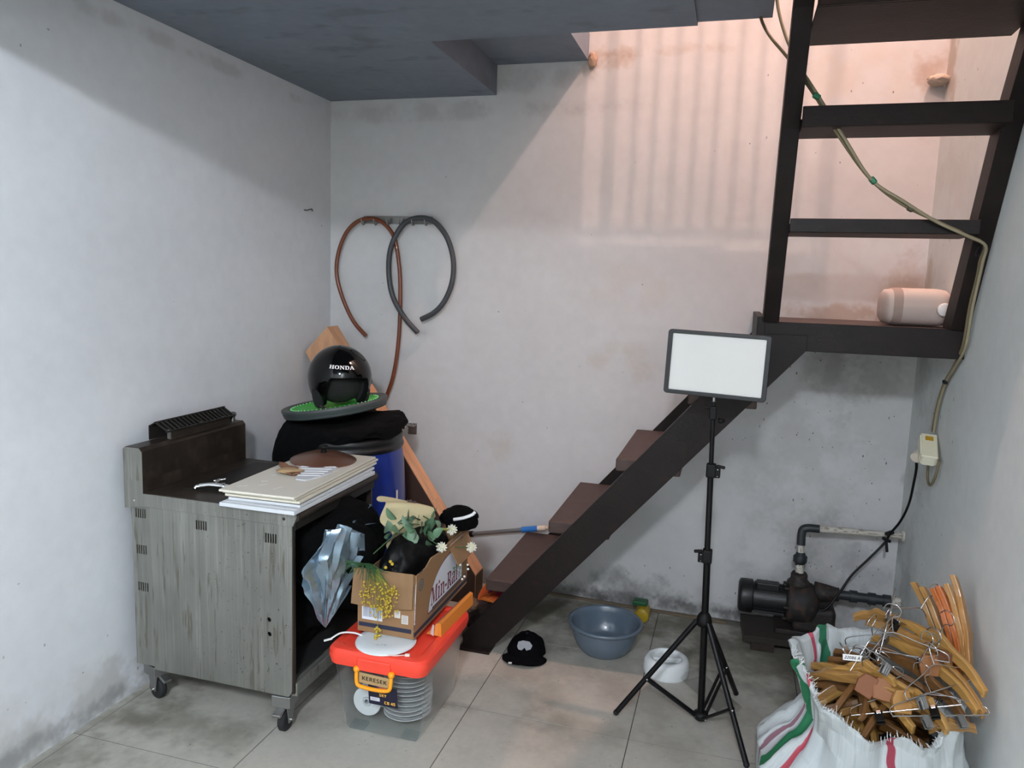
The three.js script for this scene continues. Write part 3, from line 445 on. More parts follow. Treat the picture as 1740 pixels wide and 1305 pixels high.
// ---------------------------------------------------------------- hoses on the hook rail, wall bracket, nail
{
  const r = thing('hook_rail', 'thin metal hook rail screwed to the back wall', 'hook rail', [0.39, 1.887, 0]);
  part(r, 'plate', rbox(0.39, 0.04, 0.004, 0.0015), mat(0x8d8c8a, 0.4, { metalness: 0.7 }), [0, 0, 0.003]);
  for (let i = 0; i < 6; i++) part(r, 'hook', tube([[0, 0.008, 0.005], [0, 0.0, 0.016], [0, -0.022, 0.03], [0, -0.028, 0.05], [0, -0.016, 0.064], [0, -0.002, 0.068]], 0.0032, 16, 8), mZinc, [-0.175 + i * 0.07, 0, 0]);
  const P1 = [[0.236, 1.283], [0.16, 1.36], [0.09, 1.496], [0.062, 1.603], [0.072, 1.711], [0.123, 1.824], [0.191, 1.879], [0.258, 1.891], [0.324, 1.871], [0.385, 1.807], [0.42, 1.658], [0.429, 1.478], [0.422, 1.264], [0.394, 1.077], [0.352, 0.955]].map(([x, y]) => [x, y, 0.045]);
  const P2 = [[0.537, 1.317], [0.463, 1.389], [0.396, 1.492], [0.371, 1.597], [0.373, 1.716], [0.405, 1.806], [0.462, 1.874], [0.533, 1.895], [0.606, 1.881], [0.677, 1.81], [0.718, 1.694], [0.714, 1.577], [0.669, 1.473], [0.616, 1.42], [0.548, 1.384]].map(([x, y], i) => [x, y, 0.062 - 0.001 * i]);
  single('brown_hose', 'reddish brown rubber hose looped over the hook rail', 'hose', tube(P1, 0.0105, 120, 12), phys(0x6a3416, 0.4, { clearcoat: 0.2 }));
  single('grey_hose', 'dark grey rubber hose looped over the hook rail', 'hose', tube(P2, 0.0135, 120, 12), mat(0x3b3d40, 0.55));
  const k = thing('wall_bracket', 'small galvanised bracket fixed to the wall above the leaning board', 'bracket', [0.49, 0.80, 0]);
  part(k, 'bracket_plate', rbox(0.05, 0.06, 0.003, 0.001), mZinc, [0, 0, 0.002]); part(k, 'bracket_arm', rbox(0.05, 0.003, 0.04, 0.001), mZinc, [0, 0.022, 0.022], [0.1, 0, -0.1]); part(k, 'bolt', lathe([[0, 0.008], [0.006, 0.008], [0.006, 0], [0, 0]], 6), mZinc, [0.005, 0.024, 0.02]);
  const n = thing('bent_nail', 'bent dark nail sticking out of the left wall', 'nail', [0, 1.912, 0.262]); part(n, 'shank', tube([[-0.005, 0, 0], [0.02, -0.002, 0], [0.045, 0.004, 0.0], [0.05, -0.004, 0.004]], 0.0022, 16, 8), mBlack); part(n, 'head', lathe([[0, 0.002], [0.006, 0.002], [0.006, 0], [0, 0]], 12), mBlack, [0.05, -0.006, 0.005]);
}
// ---------------------------------------------------------------- storage bin with red lid and its contents
{
  const cx = 1.005, cz = 1.245;
  const b = thing('storage_bin', 'clear plastic storage bin with a red lid and orange handle', 'bin', [cx, 0, cz]);
  const yTop = 0.295; const at = (y, k = 0) => rrect(0.139 + 0.031 * y / 0.3 - k, 0.182 + 0.037 * y / 0.3 - k, 0.03, y);
  const clear = phys(0xf4f7f8, 0.28, { transmission: 1, thickness: 0, ior: 1.45, side: THREE.DoubleSide });
  part(b, 'tub', crease(loft([at(0.012, 0.012), at(0.012, 0.004), at(0.03), at(0.1), at(0.2), at(yTop)], true), 0.9), clear);
  for (const [x, z] of [[-0.1, -0.14], [0.1, -0.14], [-0.1, 0.14], [0.1, 0.14]]) part(b, 'foot', rbox(0.06, 0.012, 0.05, 0.005), clear, [x, 0.006, z]);
  const red = phys(0xef4632, 0.42, { clearcoat: 0.1 });
  const L = (hx, hz, r, y) => rrect(hx, hz, r, y);
  const lid = part(b, 'lid', crease(loft([L(0.171, 0.222, 0.035, 0.270), L(0.179, 0.229, 0.04, 0.272), L(0.186, 0.236, 0.045, 0.300), L(0.184, 0.234, 0.045, 0.318), L(0.176, 0.226, 0.042, 0.327), L(0.165, 0.215, 0.04, 0.330), L(0.150, 0.200, 0.035, 0.329), L(0.142, 0.192, 0.03, 0.322), L(0.06, 0.1, 0.03, 0.322)], false, true), 0.5), red);
  part(lid, 'lid_latch', rbox(0.125, 0.045, 0.014, 0.006), red, [0.0, 0.29, 0.233]); part(lid, 'lid_ridge', rbox(0.012, 0.005, 0.3, 0.002), red, [0.05, 0.3235, 0]); part(lid, 'lid_ridge', rbox(0.012, 0.005, 0.3, 0.002), red, [-0.05, 0.3235, 0]);
  const or = mat(0xf09a12, 0.4);
  for (const s of [1, -1]) part(b, 'handle', merge([tube([[-0.062, 0.272, 0.236 * s], [-0.061, 0.245, 0.240 * s], [-0.057, 0.222, 0.242 * s], [-0.045, 0.216, 0.243 * s], [0.05, 0.216, 0.243 * s], [0.062, 0.222, 0.242 * s], [0.066, 0.245, 0.240 * s], [0.066, 0.272, 0.236 * s]], 0.0068, 60, 10), new THREE.SphereGeometry(0.012, 12, 10).translate(-0.062, 0.272, 0.236 * s), new THREE.SphereGeometry(0.012, 12, 10).translate(0.066, 0.272, 0.236 * s)]), or);
  const tag = canvasTex(256, 96, (c, w, h) => { c.fillStyle = '#a98d62'; c.fillRect(0, 0, w, h); c.fillStyle = 'rgba(110,85,50,0.4)'; for (let i = 0; i < 40; i++) c.fillRect((i * 67) % w, (i * 31) % h, 14, 1.5); c.fillStyle = '#17120c'; c.font = 'bold 52px sans-serif'; c.textAlign = 'center'; c.fillText('KERESEK', w / 2, 66); });
  part(b, 'name_tag', bx(0.112, 0.038, 0.0015), mat(0xffffff, 0.8, { map: tag }), [0.004, 0.243, 0.2375], [0.08, 0, -0.04], 'brown cardboard tag with hand lettering');
  const lb = canvasTex(256, 180, (c, w, h) => { c.fillStyle = '#14122c'; c.fillRect(0, 0, w, h); c.fillStyle = '#7c3a7a'; c.beginPath(); c.ellipse(128, 20, 52, 26, 0, 0, 7); c.fill(); c.fillStyle = '#d46a50'; c.beginPath(); c.ellipse(128, 16, 34, 14, 0, 0, 7); c.fill(); c.textAlign = 'center'; c.fillStyle = '#f1b640'; c.font = 'bold 38px sans-serif'; c.fillText('SKY', 128, 96); c.fillText('CB 45', 186, 160); c.fillStyle = '#cfd0d4'; c.fillRect(14, 112, 84, 34); c.fillStyle = '#9a9aa6'; c.fillRect(22, 122, 66, 5); c.fillRect(22, 132, 50, 5); });
  part(b, 'product_label', bx(0.108, 0.076, 0.001), mat(0xffffff, 0.5, { map: lb }), [0.022, 0.172, 0.2065], [0.125, 0, 0], 'dark blue label with orange lettering');
  // contents
  const plate = lathe([[0, 0.0], [0.045, 0.0], [0.055, 0.004], [0.085, 0.020], [0.0865, 0.0215], [0.084, 0.022], [0.053, 0.0065], [0.043, 0.0028], [0, 0.0028]], 44), mPl = mat(0xdcdedd, 0.5);
  for (let i = 0; i < 12; i++) single('plastic_bowl', i === 0 ? 'lowest white plastic bowl of the nested stack inside the clear bin' : i === 11 ? 'topmost white plastic bowl of the nested stack inside the clear bin' : 'white plastic bowl within the nested stack inside the clear bin', 'bowl', plate, mPl, [1.055 + 0.002 * Math.sin(i * 5), 0.03 + i * 0.0178, 1.30 + 0.002 * Math.cos(i * 3)], [0.03 * Math.sin(i), 0, 0.02], 'bowls stacked in the clear bin');
  const sp = thing('plastic_spool', 'white plastic spool lying on its side in the clear bin', 'spool', [0.925, 0.088, 1.34], [Math.PI / 2, 0, 0]); part(sp, 'flange', lathe([[0.008, -0.03], [0.052, -0.03], [0.054, -0.026], [0.05, -0.022], [0.022, -0.02], [0.022, 0.02], [0.05, 0.022], [0.054, 0.026], [0.052, 0.03], [0.008, 0.03]], 40), mPl); part(sp, 'hub', lathe([[0.008, 0.031], [0.016, 0.033], [0.018, 0.03], [0.008, 0.03]], 24), mat(0xbfc4c6, 0.4));
  const sv = thing('plastic_spool', 'tilted white spool behind the lying spool in the clear bin', 'spool', [0.965, 0.07, 1.255], [1.2, 0.3, 0.2]); part(sv, 'flange', lathe([[0.008, -0.03], [0.05, -0.03], [0.05, -0.022], [0.022, -0.02], [0.022, 0.02], [0.05, 0.022], [0.05, 0.03], [0.008, 0.03]], 36), mPl);
}
// white round lamp disc on the lid, with a cable
{
  const d = thing('round_white_disc', 'flat round white plastic disc with a cable lying on the red lid', 'disc', [1.0, 0.3305, 1.375], [0.015, 0, 0]);
  part(d, 'shell', lathe([[0, 0.016], [0.07, 0.0155], [0.09, 0.013], [0.103, 0.007], [0.106, 0.001], [0.104, 0], [0, 0]], 64), mat(0xd6dbdd, 0.4));
  const tx = canvasTex(128, 64, (c, w, h) => { c.fillStyle = '#d6dbdd'; c.fillRect(0, 0, w, h); c.fillStyle = '#3a4246'; for (const [x, y, a, b] of [[18, 44, 10, 3], [30, 40, 3, 10], [36, 46, 14, 3], [54, 34, 12, 3], [70, 26, 3, 14], [82, 20, 14, 4], [84, 30, 10, 3], [92, 36, 12, 3], [100, 16, 4, 8]]) c.fillRect(x, y, a, b); });
  part(d, 'print', new THREE.PlaneGeometry(0.05, 0.025).rotateX(-Math.PI / 2), mat(0xffffff, 0.5, { map: tx }), [0.01, 0.0164, 0.055]);
  part(d, 'cable', tube([[-0.085, 0.012, 0.01], [-0.115, 0.022, 0.02], [-0.16, 0.018, 0.03], [-0.185, 0.004, 0.05]], 0.0032, 24, 8), mat(0xdedfdd, 0.5)); part(d, 'connector', rbox(0.03, 0.006, 0.008, 0.002), mat(0xdedfdd, 0.5), [-0.195, 0.0, 0.055], [0, 0.5, 0.2]);
  const c = thing('white_connector', 'small white cable connector lying on the red lid near its corner', 'connector', [1.098, 0.3345, 1.452], [0, 0.3, 0]); part(c, 'plug', rbox(0.016, 0.008, 0.010, 0.002), mat(0xe6e2d6, 0.5), [0.016, 0, 0]); part(c, 'wire', tube([[0.01, 0, 0], [-0.03, -0.001, 0.004], [-0.06, 0, -0.004]], 0.002, 14, 6), mat(0xe0c8c0, 0.5));
}
// ---------------------------------------------------------------- cardboard box
const mCard = (() => { const t = dataTex(256, 256, (u, v) => { const k = 0.9 + 0.12 * fbm(u * 60, v * 12, 3, 221) + 0.08 * (fbm(u * 4, v * 4, 3, 223) - 0.5); return [146 * k, 113 * k, 80 * k]; }); return mat(0xffffff, 0.85, { map: t }); })();
{
  const y0 = 0.349, H = 0.232, x0 = 0.885, x1 = 1.105, z0 = 0.83, z1 = 1.365;
  const b = thing('cardboard_box', 'open cardboard carton with maroon lettering on the red bin lid', 'box', [0, y0, 0]);
  const side = canvasTex(1024, 440, (c, w, h) => {
    c.fillStyle = '#8f6d4b'; c.fillRect(0, 0, w, h); c.fillStyle = 'rgba(90,60,30,0.18)'; for (let i = 0; i < 90; i++) c.fillRect((i * 137) % w, (i * 53) % h, 60, 1.5);
    const dome = (o) => { c.beginPath(); c.moveTo(230 - o, 352 + o); c.bezierCurveTo(250 - o, 170, 400, 60 - o, 640, 60 - o); c.lineTo(880 + o, 30 - o * 2); c.lineTo(900 + o, 352 + o); c.closePath(); c.fill(); }; c.fillStyle = '#5c2733'; dome(9); c.fillStyle = '#d4d8e0'; dome(0);
    c.fillStyle = '#6b1f30'; c.font = 'bold 176px serif'; c.textAlign = 'left'; c.fillText('Min-Ral7', 268, 322, 610);
    c.fillStyle = '#5b4a44'; c.fillRect(300, 338, 700, 34); c.fillStyle = '#23273c'; c.fillRect(0, 392, w, 30);
    for (const x of [84, 948]) { c.fillStyle = x < 500 ? '#5a5550' : '#b9a58c'; c.beginPath(); c.arc(x, 92, 42, 0, 7); c.fill(); c.strokeStyle = x < 500 ? '#8c857c' : '#d8ccb8'; c.lineWidth = 5; c.beginPath(); c.arc(x, 92, 28, 0, 7); c.stroke(); c.beginPath(); c.arc(x, 92, 14, 0, 7); c.stroke(); }
  });
  const front = canvasTex(512, 512, (c, w, h) => { c.fillStyle = '#8d6a48'; c.fillRect(0, 0, w, h); c.fillStyle = '#23273c'; c.fillRect(0, 436, w * 0.95, 34); c.fillStyle = '#d3d6de'; c.fillRect(30, 250, 190, 160); c.fillStyle = '#5c6078'; for (let i = 0, x = 40; x < 210; i++) { const q = 2 + (i * 7) % 5; c.fillRect(x, 258, q, 130); x += q + 3 + (i * 3) % 4; } c.fillStyle = '#cfcac4'; c.fillRect(330, 300, 54, 60); c.fillRect(396, 330, 60, 70); c.fillStyle = '#8d6a48'; c.fillRect(240, 330, 80, 8); c.fillRect(240, 350, 60, 8); c.fillStyle = '#77716a'; for (let i = 0; i < 5; i++) c.fillRect(402, 338 + i * 12, 46, 4); });
  const mS = mat(0xffffff, 0.8, { map: side }), mF = mat(0xffffff, 0.8, { map: front });
  part(b, 'side_wall', bx(0.004, H, z1 - z0), mS, [x1 - 0.002, H / 2, (z0 + z1) / 2], [0, 0, -0.02], 'printed side wall with white oval');
  part(b, 'side_wall', bx(0.004, H * 0.86, z1 - z0), mCard, [x0 + 0.002, H * 0.43, (z0 + z1) / 2]);
  part(b, 'end_wall', bx(x1 - x0 - 0.008, H, 0.004), mF, [(x0 + x1) / 2, H / 2, z1 - 0.002], [0, 0, 0], 'end wall with a barcode label');
  part(b, 'end_wall', bx(x1 - x0 - 0.008, H, 0.004), mCard, [(x0 + x1) / 2, H / 2, z0 + 0.002]);
  part(b, 'box_bottom', bx(x1 - x0 - 0.008, 0.004, z1 - z0 - 0.008), mCard, [(x0 + x1) / 2, 0.002, (z0 + z1) / 2]);
  const fl = prism([[-0.118, 0], [0.108, 0], [0.108, -0.02], [0.104, -0.125], [-0.05, -0.135], [-0.128, -0.13]], 0.004, 0.0008); part(b, 'flap', fl, mCard, [(x0 + x1) / 2 - 0.004, H + 0.003, z1 + 0.004], [-0.05, 0, 0.02]);
  const fl2 = prism([[-0.12, 0], [0.12, 0.004], [0.1, 0.018], [0.02, 0.012], [-0.07, 0.02]], 0.004, 0.0008); fl2.rotateY(Math.PI / 2); part(b, 'torn_edge', fl2, mCard, [x1 - 0.001, H - 0.001, z1 - 0.2]);
  const ff = bx(0.004, 0.10, 0.2); part(b, 'flap', ff, mCard, [x1 + 0.012, H - 0.035, z0 + 0.11], [0, 0, 0.5]);
}
{ // orange carton lying along the printed box
  const o = thing('orange_carton', 'small flat orange carton with a white side lying along the printed box', 'carton', [1.146, 0.3305, 1.125], [0, -0.05, 0]);
  const t = canvasTex(512, 96, (c, w, h) => { c.fillStyle = '#dfa070'; c.fillRect(0, 0, w, h); c.fillStyle = '#e4d6d6'; c.beginPath(); c.moveTo(40, 96); c.lineTo(150, 0); c.lineTo(512, 0); c.lineTo(512, 96); c.fill(); c.fillStyle = '#4a2450'; for (const [x, y, a, b] of [[170, 20, 16, 56], [170, 58, 40, 14], [226, 20, 14, 54], [226, 20, 44, 12], [258, 34, 12, 40], [300, 18, 16, 58], [330, 18, 16, 58], [300, 40, 40, 12], [390, 14, 14, 64]]) c.fillRect(x, y, a, b); });
  part(o, 'carton_body', prism([[-0.030, 0], [0.030, 0], [0.028, 0.046], [0.016, 0.050]], 0.30, 0.001), mat(0xd97f2a, 0.6), [0, 0, -0.15]);
  const fg = new THREE.PlaneGeometry(0.30, 0.066); part(o, 'printed_side', fg.rotateY(-Math.PI / 2).rotateZ(-0.744), mat(0xffffff, 0.6, { map: t }), [-0.0082, 0.0262, 0]);
  part(o, 'end_flap', prism([[-0.012, 0.002], [0.008, 0.002], [0.012, 0.044], [0.006, 0.046]], 0.002, 0.0004), mat(0xe6d4d6, 0.6), [-0.004, 0, 0.153], [0.1, -0.5, 0]); part(o, 'end_flap', prism([[0, 0.002], [0.026, 0.002], [0.022, 0.044], [0.006, 0.046]], 0.002, 0.0004), mat(0xdc8636, 0.6), [0.002, 0, 0.152], [0, 0.25, 0]);
}
// ---------------------------------------------------------------- bags
{
  const r = []; const N = 96, J = 40;   // silver bag: pleats gathered to a point at the bottom
  for (let j = 0; j <= J; j++) {
    const t = j / J, ring = []; const open = t < 0.78 ? Math.pow(t / 0.78, 0.85) : 1 - 0.25 * smooth(0.78, 1, t);
    for (let i = 0; i < N; i++) { const a = i / N * Math.PI * 2; const pl = (1 - 2 * Math.abs(2 * vnoise(a * 3.2, 3 + t * 0.5, 231) - 1)) * 0.28 + (vnoise(a * 7, 1 + t * 2.2, 233) - 0.5) * 0.3 * smooth(0.2, 0.8, t) + (1 - Math.abs(2 * vnoise(a * 4.5, t * 5, 235) - 1)) * 0.14; const k = open * (0.85 + pl * 0.6); const top = 0.31 + 0.045 * Math.sin(a * 2 + 0.4) + 0.03 * vnoise(a * 2, 5, 237); const zz = Math.cos(a) * 0.255 * k, s_ = Math.cos(a) * 2.6 + 0.5 * vnoise(t * 3, Math.cos(a) * 2, 241), xx = Math.sin(a) * 0.045 * k + 0.034 * t * (Math.abs((s_ - Math.floor(s_)) * 2 - 1) - 0.5) + 0.02 * t * (Math.abs(((s_ * 2.3 + t * 1.5) - Math.floor(s_ * 2.3 + t * 1.5)) * 2 - 1) - 0.5); ring.push([xx + 0.02 * t, t * top + 0.02 * (vnoise(a * 3, t * 6, 239) - 0.5) * t, -0.13 * t + zz]); }
    // seam wrap
    r.push(ring);
  }
  const g = crease(loft(r, true, true), 0.55); single('silver_bag', 'crumpled silver blue plastic bag hanging in the range opening', 'bag', g, phys(0x9cb1c0, 0.27, { metalness: 0.72, side: THREE.DoubleSide }), [0.795, 0.372, 1.43]);
  single('black_bag', 'crumpled black bag heaped inside the printed cardboard box', 'bag', wrinkle(blob(0.084, 0.145, 0.235, 21, 0.10, 2.4, 26, 0.6), 5, 0.007, 18), mBagBlack, [0.988, 0.515, 1.09]);
  single('black_sack', 'dark black sack sagging out of the range opening behind the box', 'sack', wrinkle(blob(0.17, 0.17, 0.19, 33, 0.16, 2.2, 26, 0.6), 8, 0.009, 16), mClothBlack, [0.70, 0.585, 1.20]);
  single('black_scarf', 'folded black cloth tucked behind the box beside a white stick', 'cloth', wrinkle(blob(0.075, 0.045, 0.06, 41, 0.15, 2.2, 14, 0.5), 2, 0.005, 25), mClothBlack, [1.092, 0.645, 0.90]);
  single('white_stick', 'short white plastic stick poking out of the black cloth', 'stick', tube([[1.095, 0.665, 0.98], [1.135, 0.675, 0.975], [1.168, 0.69, 0.965], [1.176, 0.70, 0.96]], 0.0065, 20, 8), mat(0xe4e4e6, 0.35));
  single('grocery_bag', 'dark bag lying on the range shelf', 'bag', wrinkle(blob(0.16, 0.11, 0.2, 51, 0.14, 2.2, 18, 0.6), 4, 0.008, 18), mClothBlack, [0.50, 0.315, 1.22]);
}
// ---------------------------------------------------------------- artificial flowers
function leafGeo(l, w, curl = 0.2) { const g = new THREE.PlaneGeometry(1, 1, 4, 8); const p = g.attributes.position; for (let i = 0; i < p.count; i++) { const u = p.getX(i) * 2, v = p.getY(i) + 0.5; const ww = w * Math.pow(Math.sin(Math.PI * Math.pow(clamp(v, 0.001, 0.999), 0.75)), 0.7) * 0.5; p.setXYZ(i, u * ww, v * l, curl * l * v * v - Math.abs(u) * ww * 0.35); } g.computeVertexNormals(); return g; }
{
  const mL = [0x5a7a5c, 0x6a8a6a, 0x45654a, 0x7d987f].map(c => mat(c, 0.6, { side: THREE.DoubleSide }));
  const mStem = mat(0x3d5a34, 0.7);
  const bq = thing('flower_bouquet', 'green leafy artificial bouquet in beige paper on the black bag', 'bouquet', [0.995, 0.683, 1.08]); bq.scale.setScalar(1.14);
  // paper wrap: open cone
  const rings = []; for (let j = 0; j <= 14; j++) { const t = j / 14, ring = []; for (let i = 0; i <= 30; i++) { const a = -1.9 + 3.8 * i / 30; const R = 0.012 + 0.058 * Math.pow(t, 0.8) + 0.006 * Math.sin(a * 6 + t * 3) * t; ring.push([Math.cos(a) * R * 0.7, Math.sin(a) * R, t * 0.13 + 0.012 * Math.sin(a * 5) * t]); } rings.push(ring); }
  const pg = loft(rings, false, false, false); pg.rotateY(-1.15); pg.rotateZ(0.25); part(bq, 'paper_wrap', pg, mat(0xbcae88, 0.8, { side: THREE.DoubleSide }), [0.045, 0.025, -0.02]); bq.children[0].scale.setScalar(1.25);
  SEED = 61; const ll = leafGeo(0.05, 0.036), ls = leafGeo(0.038, 0.03, 0.3);
  for (let i = 0; i < 30; i++) { const m = part(bq, 'leaf', i % 2 ? ll : ls, mL[i % 4], [-0.06 + rr(0, 0.17), -0.03 + rr(-0.015, 0.05), rr(0.02, 0.13)]); m.rotation.set(rr(-0.6, 1.2), rr(-3.1, 3.1), rr(-1.2, 1.2)); }
  for (const [p, q] of [[[-0.02, 0.0, 0.06], [-0.07, -0.06, 0.20]], [[0.02, 0.0, 0.05], [-0.03, 0.01, 0.09]], [[0.03, -0.01, 0.06], [0.08, -0.03, 0.09]], [[0.02, 0.02, 0.02], [0.09, 0.01, 0.06]]]) part(bq, 'stem', rodGeo(p, q, 0.002, 6), mStem);
  part(bq, 'dried_bloom', blob(0.022, 0.022, 0.022, 3, 0.5, 4, 8), mat(0x574842, 0.9), [-0.035, 0.035, 0.0]);
  // three white pompom flowers
  const petal = leafGeo(0.017, 0.008, 0.5);
  const pom = (x, y, z, l) => {
    const f = thing('white_flower', l, 'flower', [x, y, z], null, 'white pompom flowers by the carton'); SEED = 90; const gs = [];
    part(f, 'core', new THREE.SphereGeometry(0.011, 14, 10), mat(0xdcd8b8, 0.7));
    for (let i = 0; i < 46; i++) { const u = 1 - 2 * (i + 0.5) / 46, a = i * 2.39996; const d = V(Math.sqrt(1 - u * u) * Math.cos(a), u, Math.sqrt(1 - u * u) * Math.sin(a)); const m = part(f, 'petal', petal, mPet); m.quaternion.setFromUnitVectors(V(0, 1, 0), d); m.position.copy(d.multiplyScalar(0.004)); }
    return f;
  };
  const mPet = mat(0xeceadb, 0.7, { side: THREE.DoubleSide });
  const f1 = pom(1.115, 0.648, 1.05, 'white pompom flower beside the green leaves above the carton'); part(f1, 'stem', rodGeo([0, 0, 0], [-0.06, 0.0, 0.01], 0.005, 8), mat(0x8a8a3a, 0.7));
  const f2 = pom(1.105, 0.604, 1.13, 'white pompom flower hanging over the carton edge under the leaves'); part(f2, 'stem', rodGeo([0, 0, 0], [-0.05, 0.02, -0.01], 0.002, 6), mStem);
  const f3 = pom(1.178, 0.57, 1.0, 'white pompom flower in front of the leaning board end'); part(f3, 'stem', rodGeo([0, 0, 0], [-0.07, -0.01, 0.0], 0.002, 6), mStem);
  // green grass tuft and the yellow spray that hangs over the flap
  const gt = thing('grass_tuft', 'fine dark green artificial grass sprig draped over the carton edge', 'plant', [0.915, 0.60, 1.37]); SEED = 71; const gs = [];
  for (let i = 0; i < 46; i++) { const a = rr(-2.8, 0.6), l = rr(0.05, 0.11); gs.push(tube([[0, 0, 0], [Math.cos(a) * l * 0.5, rr(-0.005, 0.015), 0.02 + rr(0, 0.02)], [Math.cos(a) * l, rr(-0.05, 0.01), 0.03 + rr(-0.02, 0.04)]], 0.0011, 6, 4)); }
  for (let i = 0; i < 3; i++) gs.push(tube([[0, 0, 0], [-0.07, 0.005 + i * 0.004, 0.03], [-0.16, 0.004 + i * 0.002, 0.05]], 0.0013, 10, 5));
  const gm = part(gt, 'blades', merge(gs), mat(0x2f5a30, 0.7)); gm.userData.kind = 'stuff';
  const yf = thing('yellow_flower_spray', 'yellow beaded flower spray hanging down the front of the carton', 'flower', [0.99, 0.595, 1.378]); SEED = 73; const st = [], be = []; const bead = new THREE.IcosahedronGeometry(1, 1);
  for (let i = 0; i < 26; i++) { const dx = rr(-0.075, 0.06), dy = rr(-0.16, -0.06); st.push(tube([[-0.02, 0.0, 0], [-0.02 + dx * 0.3, -0.02, 0.014], [-0.01 + dx * 0.7, dy * 0.6, 0.016], [dx, dy, 0.018]], 0.0009, 8, 4)); for (let k = 0; k < 7; k++) { const r = rr(0.0022, 0.0045); be.push(bead.clone().scale(r, r, r).translate(dx + rr(-0.014, 0.014), dy + rr(-0.016, 0.03), 0.02 + rr(-0.003, 0.01))); } }
  for (let k = 0; k < 16; k++) { const r = rr(0.0035, 0.0055); be.push(bead.clone().scale(r, r, r).translate(-0.01 + rr(-0.01, 0.012), -0.225 + rr(-0.022, 0.022), 0.02 + rr(-0.004, 0.01))); } st.push(tube([[-0.02, -0.1, 0.016], [-0.012, -0.17, 0.02], [-0.01, -0.235, 0.022]], 0.0011, 8, 4));
  for (const [x, y, z] of [[0.02, 0.025, -0.01], [0.028, 0.018, -0.008], [0.01, 0.008, 0.006]]) be.push(bead.clone().scale(0.006, 0.006, 0.006).translate(x, y, z));
  part(yf, 'stems', merge(st), mat(0x8c8a34, 0.7)).userData.kind = 'stuff'; part(yf, 'blossoms', merge(be), mat(0xb99d30, 0.6)).userData.kind = 'stuff';
  const wg = thing('berry_sprig', 'thin sprig with tiny pearl white berries beside the carton', 'plant', [1.115, 0.49, 1.03]);
  [[0.06, 0.02, 0.0], [0.066, 0.008, 0.012], [0.055, -0.02, 0.02], [0.046, -0.032, 0.02], [0.03, 0.015, 0.0]].forEach(p => { part(wg, 'twig', rodGeo([0, 0, 0], p, 0.0008, 5), mStem); part(wg, 'berry', new THREE.SphereGeometry(0.0045, 10, 8), mat(0xe8e6e0, 0.35), p); });
}
